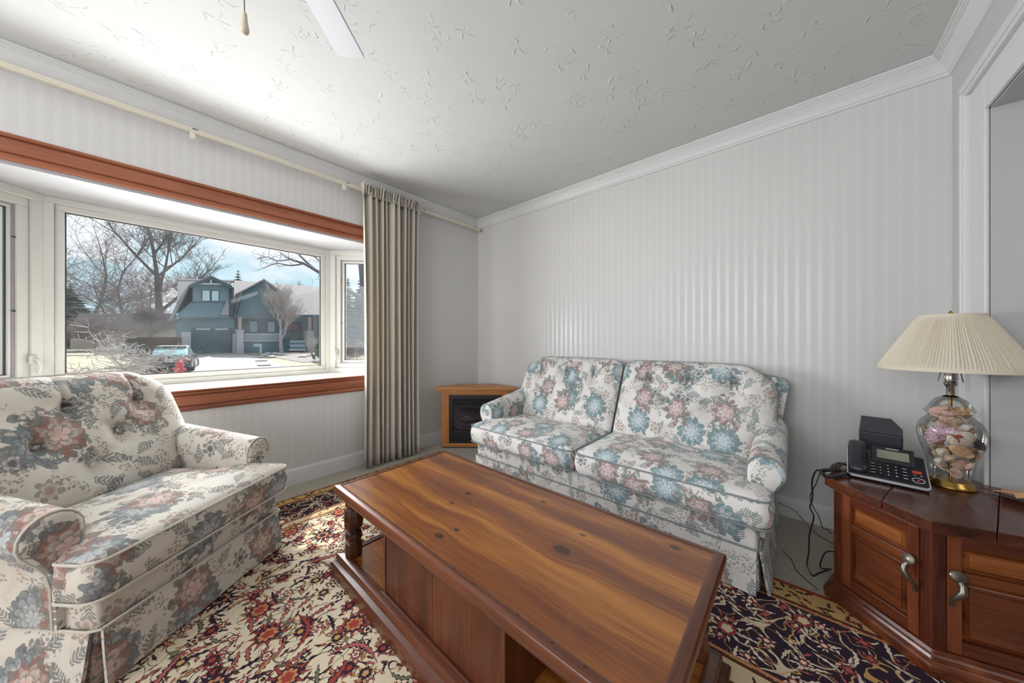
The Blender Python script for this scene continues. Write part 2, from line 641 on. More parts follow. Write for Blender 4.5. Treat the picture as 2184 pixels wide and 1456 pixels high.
# crown mouldings, one per wall, mitred
CROWN = [(0, 2.345), (0.012, 2.347), (0.014, 2.357), (0.02, 2.362), (0.026, 2.378), (0.036, 2.394), (0.047, 2.405), (0.050, 2.411),
         (0.056, 2.412), (0.057, 2.419), (0.063, 2.420), (0.064, 2.427), (0.071, 2.428), (0.073, 2.439), (0, 2.439)]
def crown(name, ends):
    (ax, ay, asx, asy), (bx, by, bsx, bsy) = ends
    rings = [[(x + sx * d, y + sy * d, z) for d, z in CROWN] for x, y, sx, sy in ((ax, ay, asx, asy), (bx, by, bsx, bsy))]
    struct(name, MB().loft(rings), M_PAINT, angle=25)
crown('trim_1', ((XL, YF, 1, 0), (XL, YB, 1, -1)))
crown('trim_2', ((XL, YB, 1, -1), (XR, YB, -1, -1)))
crown('trim_3', ((XR, YB, -1, -1), (XR, YF, -1, 0)))

# baseboards
BASE = [(0, 0), (0.016, 0), (0.016, 0.095), (0.013, 0.105), (0.008, 0.108), (0.007, 0.114), (0, 0.118)]
def baseboard(name, ends):
    rings = [[(x + sx * d, y + sy * d, z) for d, z in BASE] for x, y, sx, sy in ends]
    struct(name, MB().loft(rings), M_PAINT, angle=25)
baseboard('baseboard_left', ((XL, YF, 1, 0), (XL, YB, 1, -1)))
baseboard('baseboard_back', ((XL, YB, 1, -1), (XR, YB, -1, -1)))
baseboard('baseboard_right', ((XR, YB, -1, -1), (XR, 2.37, -1, 0)))

# cased opening
door = struct('door_1', loc=(XR, DY1, 0))
def dpart(name, mb, mat=M_PAINT, **kw):
    return obj(name, mb, mat, door, **kw)
w = DY1 - DY0
H = DZ
mb = MB()   # casing: flat board with a raised outer back-band, legs and head, offsets from the near jamb corner
for prof in (((0.0, 0.135, 0.014), (0.135, 0.196, 0.030)),):
    for a, b, t in prof:
        mb.box(-t, 0.0, a, b, 0, H + b)
        mb.box(-t, 0.0, -w - b, -w - a, 0, H + b)
        mb.box(-t, 0.0, -w - a, a, H + a, H + b)
    mb.box(-0.036, 0, 0.150, 0.163, 0, H + 0.163)
    mb.box(-0.036, 0, -w, 0.163, H + 0.150, H + 0.163)
dpart('casing', mb, bevel=0.004, smooth=False)
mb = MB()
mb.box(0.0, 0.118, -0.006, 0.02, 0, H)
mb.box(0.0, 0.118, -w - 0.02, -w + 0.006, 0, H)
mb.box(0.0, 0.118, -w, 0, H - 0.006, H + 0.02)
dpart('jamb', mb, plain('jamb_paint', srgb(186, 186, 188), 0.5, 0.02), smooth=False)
mb = MB()
mb.box(0.108, 0.122, -0.020, -0.005, 0, H - 0.005)
mb.box(0.108, 0.122, -w, -0.005, H - 0.020, H - 0.005)
dpart('door_stop', mb, bevel=0.003, smooth=False)

# ---------------------------------------------------------------- bay window
XB = -3.215
BY0, BY1, SZ, SOF = -0.38, 1.13, 0.765, 1.893
PL = (XL - 0.02, -0.81)
PR = (XL - 0.02, 1.535)
bay = [(XO + 0.001, OY0), (XO + 0.001, OY1), (PR[0] - 0.02, PR[1] + 0.06), (XB - 0.10, BY1 + 0.06), (XB - 0.10, BY0 - 0.06), (PL[0] - 0.02, PL[1] - 0.06)]
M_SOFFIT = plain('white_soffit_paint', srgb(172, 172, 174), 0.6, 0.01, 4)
bay_in = [(XL - 0.001, OY0), (XL - 0.001, OY1)] + bay[2:]
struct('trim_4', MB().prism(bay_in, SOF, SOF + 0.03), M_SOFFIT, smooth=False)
# small dark screw eye and a scuff on the soffit board
struct('trim_5', MB().prism(bay_in, SZ - 0.03, SZ), M_SILL, smooth=False)
mb = MB().prism([(p[0] - (0.05 if p[0] < -3 else 0), p[1]) for p in bay], SOF + 0.03, SOF + 0.2)
mb.prism(bay, SZ - 0.25, SZ - 0.03)
struct('wall_bay', mb, plain('bay_siding', srgb(170, 168, 165), 0.8), smooth=False)

M_GLASS = None
def glass_mat(name, tint=(0.97, 0.985, 0.99, 1), gloss=1.0, dust=0.0):
    g = G(name)
    tr = g.n('BsdfTransparent')
    tr.inputs['Color'].default_value = tint
    gl = g.n('BsdfGlossy')
    gl.inputs['Roughness'].default_value = 0.03
    fr = g.n('Fresnel')
    fr.inputs['IOR'].default_value = 1.45
    mx = g.n('MixShader')
    f = S(g, fr.outputs[0]) * gloss
    g.set(mx.inputs[0], f)
    g.t.links.new(tr.outputs[0], mx.inputs[1])
    g.t.links.new(gl.outputs[0], mx.inputs[2])
    last = mx
    if dust:
        df = g.n('BsdfDiffuse')
        df.inputs['Color'].default_value = (0.75, 0.82, 0.88, 1)
        m2 = g.n('MixShader')
        nz = g.noise(g.coord(), 2.2, 4, 0.6)
        sp = g.noise(g.coord(), 34, 3, 0.6) > 0.72
        g.set(m2.inputs[0], g.clamp((nz - 0.35) * dust + sp * (dust * 0.35)))
        g.t.links.new(mx.outputs[0], m2.inputs[1])
        g.t.links.new(df.outputs[0], m2.inputs[2])
        last = m2
    g.t.links.new(last.outputs[0], g.out.inputs['Surface'])
    return g.mat
M_GLASS = glass_mat('window_glass', gloss=0.6, dust=0.16)  # dust film on the panes, strengthened to haze the outdoor view too

def window(name, p0, p1, fr0, fr1, sash, zb, zt, crank=None, screen=False):
    """Frame between two plan points; local x runs p0 -> p1, local y points outdoors."""
    p0, p1 = Vector(p0), Vector(p1)
    L = (p1 - p0).length
    u = (p1 - p0) / L
    root = struct(name, loc=(p0.x, p0.y, 0))
    root.rotation_euler = (0, 0, math.atan2(u.y, u.x))
    def ring(mb, a, b, y0, y1, za, zb_):
        """rectangular ring: outer (a0,a1,za) to inner inset b"""
        mb.box(a, L - a, y0, y1, za, za + b)
        mb.box(a, L - a, y0, y1, zb_ - b, zb_)
        mb.box(a, a + b, y0, y1, za + b, zb_ - b)
        mb.box(L - a - b, L - a, y0, y1, za + b, zb_ - b)
    mb = MB()
    ring(mb, 0.0, fr0, -0.004, 0.075, SZ, SOF)
    obj('frame', mb, M_VINYL, root, smooth=False, bevel=0.003)
    mb = MB()
    ring(mb, fr0, fr1 - fr0, 0.010, 0.075, SZ + fr0, SOF - fr0)
    obj('inner_frame', mb, M_VINYL, root, smooth=False, bevel=0.003)
    q = fr1
    if sash:
        mb = MB()
        ring(mb, fr1, 0.010, 0.022, 0.07, SZ + fr1, SOF - fr1)
        obj('track', mb, plain('window_track', srgb(150, 148, 150), 0.5), root, smooth=False)
        mb = MB()
        ring(mb, fr1 + 0.010, sash, 0.026, 0.07, SZ + fr1 + 0.010, SOF - fr1 - 0.010)
        obj('sash', mb, M_VINYL, root, smooth=False, bevel=0.002)
        q = fr1 + sash + 0.010
    mb = MB()
    ring(mb, q, 0.004, 0.037, 0.047, SZ + q, SOF - q)
    obj('gasket', mb, M_GASKET, root, smooth=False)
    obj('pane', MB().box(q + 0.004, L - q - 0.004, 0.040, 0.044, SZ + q + 0.004, SOF - q - 0.004), M_GLASS, root, smooth=False)
    if crank is not None:
        mb = MB()
        mb.box(crank - 0.014, crank + 0.014, -0.014, 0.0, SZ + 0.17, SZ + 0.215)
        mb.tube([(crank, -0.012, SZ + 0.20), (crank + 0.004, -0.03, SZ + 0.19), (crank + 0.010, -0.034, SZ + 0.15), (crank + 0.006, -0.026, SZ + 0.115)],
                [0.008, 0.008, 0.006, 0.008], 8)
        obj('crank_handle', mb, M_VINYL, root, bevel=0.002)
        mb = MB()
        for z in (1.22, 1.62):
            mb.box(L - fr1 - 0.012 if crank > L / 2 else fr1 - 0.002, L - fr1 + 0.002 if crank > L / 2 else fr1 + 0.012, 0.016, 0.024, z, z + 0.006)
        obj('hinge', mb, M_GASKET, root, smooth=False)
    return root

window('window_1', (XB, BY0), (XB, BY1), 0.036, 0.070, 0, 0, 0)
window('window_2', PL, (XB, BY0), 0.047, 0.092, 0.012, 0, 0, crank=0.55)
window('window_3', (XB, BY1), PR, 0.045, 0.085, 0.018, 0, 0, crank=0.05)

# orange wood head casing and apron of the bay
CAS = [(0, 0), (0.012, 0.0), (0.017, 0.006), (0.017, 0.020), (0.012, 0.027), (0.004, 0.029), (0.004, 0.033), (0.012, 0.035), (0.014, 0.040), (0.014, 0.090), (0.012, 0.095), (0.004, 0.097), (0.004, 0.101), (0.016, 0.103), (0.020, 0.108), (0.020, 0.119), (0.0, 0.124)]
def casing_h(name, y0, y1, z0, flip=1, k=1.0):
    prof = [(d, (z * k) if flip > 0 else (0.124 - z) * k) for d, z in CAS]
    rings = [[(XL + d, y, z0 + z) for d, z in prof] for y in (y0, y1)]
    struct(name, MB().loft(rings), M_ORANGE, angle=20)
casing_h('trim_6', OY0 - 0.1, OY1 + 0.09, 1.912, 1, 1.04)
casing_h('trim_7', OY0 - 0.1, OY1 + 0.09, 0.635, 1, 0.95)
struct('trim_8', MB().box(XL - 0.01, XL + 0.026, OY0 - 0.1, OY1 + 0.09, SZ - 0.014, SZ - 0.001), M_ORANGE, bevel=0.004)
struct('trim_9', MB().box(XL, XL + 0.018, OY1, OY1 + 0.09, 0.75, 1.92), M_ORANGE, bevel=0.003)

# =================================================================== SEATING
PAL_CHAIR = dict(cream=srgb(208, 202, 190), cream2=srgb(218, 212, 201), slate=srgb(74, 80, 90), teal=srgb(120, 132, 136), ice=srgb(178, 186, 190),
                 rust=srgb(142, 88, 74), leaf=srgb(112, 118, 112), pink=srgb(214, 180, 168), pale=srgb(216, 202, 192), tan=srgb(168, 144, 126))
PAL_SOFA = dict(cream=srgb(214, 211, 207), cream2=srgb(224, 222, 220), slate=srgb(78, 102, 112), teal=srgb(112, 148, 154), ice=srgb(186, 206, 214),
                rust=srgb(146, 106, 102), leaf=srgb(108, 128, 122), pink=srgb(212, 182, 182), pale=srgb(232, 220, 218), tan=srgb(178, 152, 140))
M_FL_CHAIR = floral('floral_upholstery_cream', PAL_CHAIR, 0.4, 0.80)
M_FL_SOFA = floral('floral_upholstery_blue', PAL_SOFA, 2.6, 0.72)
M_PIPE = plain('cream_piping', srgb(206, 200, 188), 0.85, 0.1, 60)
M_PIPE_D = plain('grey_green_piping', srgb(128, 136, 138), 0.85, 0.15, 60)
M_DARKGAP = plain('dark_lining', srgb(40, 38, 38), 0.9)


def couch(root, H, cushions, FL, PIPE, pil_w, btn, back_w):
    """Skirted rolled-arm seat. Local x across, y to the back, front at y = 0. H: half width of the skirt."""
    D = 0.80
    def P(name, mb, mat=FL, parent=root, **kw):
        kw.setdefault('uv', True)
        return obj(name, mb, mat, parent, **kw)
    # body behind the skirt and front rail
    mb = MB()
    mb.box(-H + 0.012, H - 0.012, 0.016, D - 0.03, 0.14, 0.292)
    P('base_frame', mb, bevel=0.012)
    P('underframe', MB().box(-H + 0.03, H - 0.03, 0.04, D - 0.05, 0.02, 0.145), M_DARKGAP, smooth=False, uv=False)
    # skirt: front, two sides and back, with a kick pleat at each front corner
    def panel(p0, p1, out, z0=0.016, z1=0.192, fl=0.014, t=0.010, wav=0.004):
        p0, p1, out = Vector(p0), Vector(p1), Vector(out)
        L = (p1 - p0).length
        nu = max(6, int(L / 0.05))
        rings = []
        for i in range(nu + 1):
            s = i / nu
            b = p0.lerp(p1, s)
            wv = wav * math.sin(s * L * 19 + H * 7)
            lo = b + out * (fl + wv)
            rings.append([(lo.x, lo.y, z0), (b.x + out.x * fl * 0.4, b.y + out.y * fl * 0.4, (z0 + z1) / 2), (b.x, b.y, z1), (b.x - out.x * t, b.y - out.y * t, z1), (lo.x - out.x * t, lo.y - out.y * t, z0)])
        return MB().loft(rings)
    P('skirt_panel', panel((-H + 0.016, 0), (H - 0.016, 0), (0, -1)))
    P('skirt_panel', panel((H, 0.022), (H, D), (1, 0), fl=0.03))
    P('skirt_panel', panel((-H, D), (-H, 0.022), (-1, 0), fl=0.03))
    for sx in (1, -1):
        P('kick_pleat', panel((sx * (H - 0.07), 0.024), (sx * (H - 0.012), 0.030), (0, -1), fl=0.004))
        P('kick_pleat', panel((sx * (H - 0.012), 0.028), (sx * (H - 0.012), 0.10), (sx, 0), fl=0.004))
    mb = MB().tube([(-H, 0.012 + D - 0.03, 0.195), (-H - 0.002, 0.03, 0.195), (-H + 0.01, 0.0, 0.195), (H - 0.01, 0.0, 0.195), (H + 0.002, 0.03, 0.195), (H, D - 0.02, 0.195)], 0.0045, 6)
    P('skirt_piping', mb, PIPE, uv=False)
    # seat cushions (T-shaped in front of the arms)
    for x0, x1, tl, tr in cushions:
        inn = 0.104
        c = [(x0, -0.028, 0.05), (x1, -0.028, 0.05)]
        if tr:
            c += [(x1, 0.105, 0.02), (x1 - inn, 0.12, 0.0), (x1 - inn, 0.52, 0.02)]
        else:
            c += [(x1, 0.52, 0.02)]
        if tl:
            c += [(x0 + inn, 0.52, 0.02), (x0 + inn, 0.12, 0.0), (x0, 0.105, 0.02)]
        else:
            c += [(x0, 0.52, 0.02)]
        # denser outline so that the crown is smooth
        o0 = rounded(c, 6)
        ol = []
        for i, p in enumerate(o0):
            q = o0[(i + 1) % len(o0)]
            d = math.hypot(q[0] - p[0], q[1] - p[1])
            for s in range(max(1, int(d / 0.06))):
                k = s / max(1, int(d / 0.06))
                ol.append((p[0] + (q[0] - p[0]) * k, p[1] + (q[1] - p[1]) * k))
        cx, cy = (x0 + x1) / 2, 0.25
        hx, hy = (x1 - x0) / 2, 0.275
        def ring(ins, z):
            fx, fy = 1 - ins / hx, 1 - ins / hy
            return [(cx + (p[0] - cx) * fx, cy + (p[1] - cy) * fy, z - (0.006 * math.cos((p[0] - cx) / hx * 1.5) if ins > 0.03 else 0) * 0 + 0.006 * math.sin(p[0] * 5) * (ins > 0.03)) for p in ol]
        mb = MB()
        mb.loft([ring(0.03, 0.288), ring(0.010, 0.294), ring(0.0, 0.312), ring(-0.006, 0.355), ring(0.0, 0.398), ring(0.008, 0.414),
                 ring(0.03, 0.427), ring(0.07, 0.438), ring(0.13, 0.446), ring(0.20, 0.450), ring(0.262, 0.451)])
        cu = P('seat_cushion', mb, angle=70)
        P('piping', MB().tube([(p[0], p[1], 0.412) for p in [(cx + (q[0] - cx) * (1 - 0.001), q[1]) for q in ol]], 0.0042, 6, closed=True), PIPE, cu, uv=False)
        P('piping', MB().tube([(p[0], p[1], 0.297) for p in ol], 0.0042, 6, closed=True), PIPE, cu, uv=False)
    # scroll arms
    for sx in (1, -1):
        ax, r = H + 0.008, 0.070
        prof = [(ax - 0.064, 0.20), (ax - 0.068, 0.34), (ax - 0.070, 0.47)]
        for k in range(13):
            a = PI - (PI + rad(42)) * k / 12
            prof.append((ax + r * math.cos(a), 0.488 + r * math.sin(a)))
        prof += [(ax + 0.030, 0.41), (ax + 0.012, 0.375), (ax + 0.003, 0.33), (ax - 0.002, 0.20)]
        arc = [0]
        for i in range(1, len(prof)):
            arc.append(arc[-1] + math.hypot(prof[i][0] - prof[i - 1][0], prof[i][1] - prof[i - 1][1]))
        ys = [(0.118, 0.74), (0.121, 0.86), (0.128, 0.94), (0.128, 0.94), (0.142, 0.985), (0.17, 1.0), (0.26, 1.0), (0.36, 1.0), (0.46, 1.0), (0.56, 1.0), (0.66, 1.0)]
        rings = []
        for y, k in ys:
            lift = 0.055 * max(0, y - 0.15) / 0.35
            rings.append([(sx * (ax + (x - ax) * k), y, 0.42 + (z - 0.42) * (k if z > 0.42 else 1) + lift * max(0, min(1, (z - 0.36) / 0.1))) for x, z in prof])
        if sx < 0:
            rings = [q[::-1] for q in rings]
            arc2 = [arc[-1] - q for q in arc[::-1]]
        else:
            arc2 = arc
        n = len(prof)
        am = P('arm', MB().loft(rings, uvf=lambda i, j: (rings[i][j % n][0] + 0.11 * sx, rings[i][j % n][2]) if i < 3 else (ys[i][0] + sx * 0.8, arc2[min(j, n - 1)] if j < n else arc2[-1] + 0.1)), angle=60)
        k = 0.975
        path = [(sx * (ax + (x - ax) * k), 0.133, 0.42 + (z - 0.42) * (k if z > 0.42 else 1)) for x, z in prof]
        P('piping', MB().tube(path, 0.0042, 6), PIPE, am, uv=False)
    # outside back with raked, flared top corners
    bw = H + back_w
    ol = rounded([(-H, 0.20, 0), (H, 0.20, 0), (H + back_w * 0.45, 0.52, 0.2), (bw, 0.835, 0.04), (bw - 0.16, 0.868, 0.2), (-bw + 0.16, 0.868, 0.2), (-bw, 0.835, 0.04), (-H - back_w * 0.45, 0.52, 0.2)], 5)
    def yb(z):
        return 0.62 + max(0, z - 0.40) * 0.36
    mb = MB().loft([[(x * 0.985, yb(z) - 0.008, z) for x, z in ol], [(x, yb(z), z) for x, z in ol], [(x, yb(z) + 0.055, z) for x, z in ol], [(x * 0.985, yb(z) + 0.065, z) for x, z in ol]])
    bk = P('back_frame', mb, angle=50)
    P('piping', MB().tube([(x * 1.0, yb(z) + 0.002, z) for x, z in ol], 0.004, 5, closed=True), PIPE, bk, uv=False)
    # tufted back cushions
    for x0, x1, tl, tr in pil_w:
        cx, hw0 = (x0 + x1) / 2, (x1 - x0) / 2
        zb, zt = 0.415, 0.915
        bt = [(cx + bx * hw0, bz) for bx, bz in btn]
        def outline(s, t):
            """s, t in -1..1 -> x, z with rounded top corners, pinched beside the arms"""
            v = (t + 1) / 2
            z = zb + (zt - zb) * v
            x = s * hw0
            if (s > 0 and tr) or (s < 0 and tl):
                pin = 0.090 * (1 - min(1, max(0, (z - 0.50) / 0.13)) ** 2 * (3 - 2 * min(1, max(0, (z - 0.50) / 0.13))))
                x -= (1 if s > 0 else -1) * pin * abs(s)
                cr = max(0, (v - 0.70) / 0.30)
                x -= (1 if s > 0 else -1) * 0.075 * cr ** 3 * abs(s) ** 2
                z -= 0.055 * abs(s) ** 7 * v ** 3
            else:
                cr = max(0, (v - 0.86) / 0.14)
                x -= (1 if s > 0 else -1) * 0.03 * cr ** 3 * abs(s) ** 2
                z -= 0.02 * abs(s) ** 12 * v ** 3
            return cx + x, z
        def body(side):
            def fn(a, b):
                s, t = math.sin((a - 0.5) * PI * 0.999) * 0.35 + (a * 2 - 1) * 0.65, math.sin((b - 0.5) * PI * 0.999) * 0.35 + (b * 2 - 1) * 0.65
                x, z = outline(s, t)
                th = (1 - abs(s) ** 5) ** 0.5 * (1 - abs(t) ** 5) ** 0.5
                yc = 0.508 + (z - 0.43) * 0.50
                if side > 0:
                    return (x, yc + 0.065 * th, z)
                y = yc - 0.075 * th
                for bx, bz in bt:
                    d2 = (x - bx) ** 2 + (z - bz) ** 2
                    y += 0.044 * math.exp(-d2 / 0.0022) * th
                    if bz > 0.72 and z > bz:
                        y += 0.030 * math.exp(-((x - bx) / 0.014) ** 2) * th
                for i in range(len(bt)):
                    for j in range(i):
                        (ax_, az_), (bx_, bz_) = bt[i], bt[j]
                        if abs(az_ - bz_) > 0.04 and math.hypot(ax_ - bx_, az_ - bz_) < 0.22:
                            ex, ez = bx_ - ax_, bz_ - az_
                            L2 = ex * ex + ez * ez
                            q = max(0, min(1, ((x - ax_) * ex + (z - az_) * ez) / L2))
                            d = math.hypot(x - ax_ - ex * q, z - az_ - ez * q)
                            y += 0.007 * math.exp(-(d / 0.014) ** 2)
                return (x, y, z)
            return fn
        N1, N2 = 64, 52
        mb = MB()
        mb.grid(body(-1), N1, N2)
        bb = body(1)
        mb.grid(lambda a, b: bb(1 - a, b), 24, 20)
        pc = P('back_cushion', mb, angle=80)
        edge = []
        for k in range(160):
            q = k / 160 * 4
            s, t = ((q * 2 - 1, -1) if q < 1 else (1, (q - 1) * 2 - 1) if q < 2 else (1 - (q - 2) * 2, 1) if q < 3 else (-1, 1 - (q - 3) * 2))
            x, z = outline(s, t)
            edge.append((x, 0.508 + (z - 0.43) * 0.50, z))
        P('piping', MB().tube(edge, 0.0045, 6, closed=True), PIPE, pc, uv=False)
        for bx, bz in bt:
            yy = 0.508 + (bz - 0.43) * 0.5 - 0.075 + 0.044 + 0.003
            P('button', MB().ball((bx, yy, bz), 0.012, 0.007, 0.012, 8, 5), parent=pc)


SOFA = thing('sofa', 'long two-cushion floral sofa in blue and mauve, against the striped wall', 'sofa', (-0.972, 1.668, 0))
H = 0.870
couch(SOFA, H, [(-H - 0.036, -0.006, True, False), (0.002, H + 0.036, False, True)], M_FL_SOFA, M_PIPE_D,
      [(-H - 0.03, -0.004, True, False), (0.012, H + 0.03, False, True)],
      [(-0.55, 0.775), (0.02, 0.785), (0.56, 0.775), (-0.27, 0.665), (0.30, 0.665)], 0.085)
CHAIR = thing('armchair', 'skirted floral armchair with tufted back beside the bay window', 'armchair', (-1.783, 0.186, 0), math.atan2(0.791, -0.612))
couch(CHAIR, 0.355, [(-0.383, 0.383, True, True)], M_FL_CHAIR, M_PIPE,
      [(-0.405, 0.405, True, True)],
      [(-0.58, 0.76), (0.0, 0.775), (0.58, 0.76), (-0.30, 0.655), (0.30, 0.655), (0.0, 0.545)], 0.080)

# =================================================================== CURTAIN AND ROD
def curtain_mat():
    g = G('grey_beige_curtain_cloth')
    co = g.coord()
    c = g.xyz(co)
    th = g.noise(g.vec(c[0] * 300, c[1] * 300, c[2] * 40), 1.0, 1)
    col = g.mix(th, srgb(196, 190, 178), srgb(214, 209, 198))
    df = g.n('BsdfDiffuse')
    tl = g.n('BsdfTranslucent')
    g.set(df.inputs['Color'], col)
    g.set(tl.inputs['Color'], srgb(222, 204, 160))
    nrm = g.bump(th, 0.15, 0.002)
    g.set(df.inputs['Normal'], nrm)
    mx = g.n('MixShader')
    mx.inputs[0].default_value = 0.16
    g.t.links.new(df.outputs[0], mx.inputs[1])
    g.t.links.new(tl.outputs[0], mx.inputs[2])
    g.t.links.new(mx.outputs[0], g.out.inputs['Surface'])
    return g.mat
M_CURT = curtain_mat()
CX = -2.664
cur = thing('curtain', 'grey-beige pleated floor-length curtain drawn beside the bay window', 'curtain', (CX, 1.432, 0))
rng = random.Random(4)
NF = 10
ph = [rng.uniform(-0.5, 0.5) for _ in range(40)]
def fold(u, v):
    """u along the width, v from floor (0) to heading (1)"""
    wid = 0.500 + 0.012 * v - 0.02 * math.sin(v * PI)
    y = (u - 0.5) * wid
    t = (u + 0.020 * math.sin(2 * PI * u * 2.3 + 1) + 0.014 * math.sin(2 * PI * u * 5.1)) * NF
    i = int(t)
    amp = (0.038 * (1 - 0.30 * v)) * (0.75 + 0.5 * (ph[i % 40] + 0.5))
    wob = 0.5 * math.sin(v * 3.1 + ph[(i + 7) % 40] * 6) * (1 - v)
    x = amp * math.sin(2 * PI * (t + 0.10 * wob)) + 0.008 * math.sin(2 * PI * t * 2.1 + ph[i % 40] * 5)
    y += 0.010 * math.sin(2 * PI * t * 0.5 + v * 2) * (1 - v)
    z = 0.018 + v * 2.272
    return (x, y, z)
drop = obj('drape', MB().grid(fold, 260, 26), M_CURT, cur, angle=80)
drop.modifiers.new('cloth_thickness', 'SOLIDIFY').thickness = 0.0025
def head(u, v):
    wid = 0.512 + 0.02 * v
    y = (u - 0.5) * wid
    t = (u + 0.01 * math.sin(2 * PI * u * 4.3)) * 24
    a = 0.012 + 0.020 * v
    return (a * math.sin(2 * PI * t + ph[int(t) % 40] * 4) + 0.012 + 0.010 * v * math.sin(t), y + 0.004 * math.sin(t * 3.1), 2.262 + v * 0.090 + 0.008 * math.sin(t * 2.3) * v)
hd = obj('gathered_heading', MB().grid(head, 300, 8), M_CURT, cur, angle=80)
hd.modifiers.new('cloth_thickness', 'SOLIDIFY').thickness = 0.003

RX = -2.712
rod = thing('curtain_rod', 'cream metal traverse rod running under the crown moulding', 'curtain rod', (RX, 2.54, 2.322))
mb = MB()
prof = [(-0.012, -0.013), (0.010, -0.013), (0.012, -0.008), (0.009, -0.004), (0.012, 0.0), (0.012, 0.010), (0.009, 0.013), (-0.012, 0.013)]
mb.loft([[(a, y, b) for a, b in prof] for y in (-4.6, 0.0)])
M_ROD = plain('cream_enamel', srgb(222, 216, 200), 0.4, 0.03)
obj('rail', mb, M_ROD, rod, angle=25)
obj('end_cap', MB().box(-0.014, 0.014, -0.004, 0.012, -0.015, 0.015), plain('aged_brass_plastic', srgb(150, 134, 96), 0.45), rod, bevel=0.003)
for y in (0.190, 1.055, 1.745):
    m = MB()
    m.box(-0.010, 0.010, y - 2.54 - 0.012, y - 2.54 + 0.012, -0.050, -0.012)
    m.box(XL - RX, 0.0, y - 2.54 - 0.010, y - 2.54 + 0.010, 0.012, 0.016)
    obj('bracket', m, M_ROD, rod, smooth=False, bevel=0.002)
for y in (0.20, 1.08, 1.79, 2.46):
    obj('slot', MB().box(0.009, 0.0135, y - 2.54 - 0.012, y - 2.54 + 0.012, 0.004, 0.009), M_GASKET, rod, smooth=False)

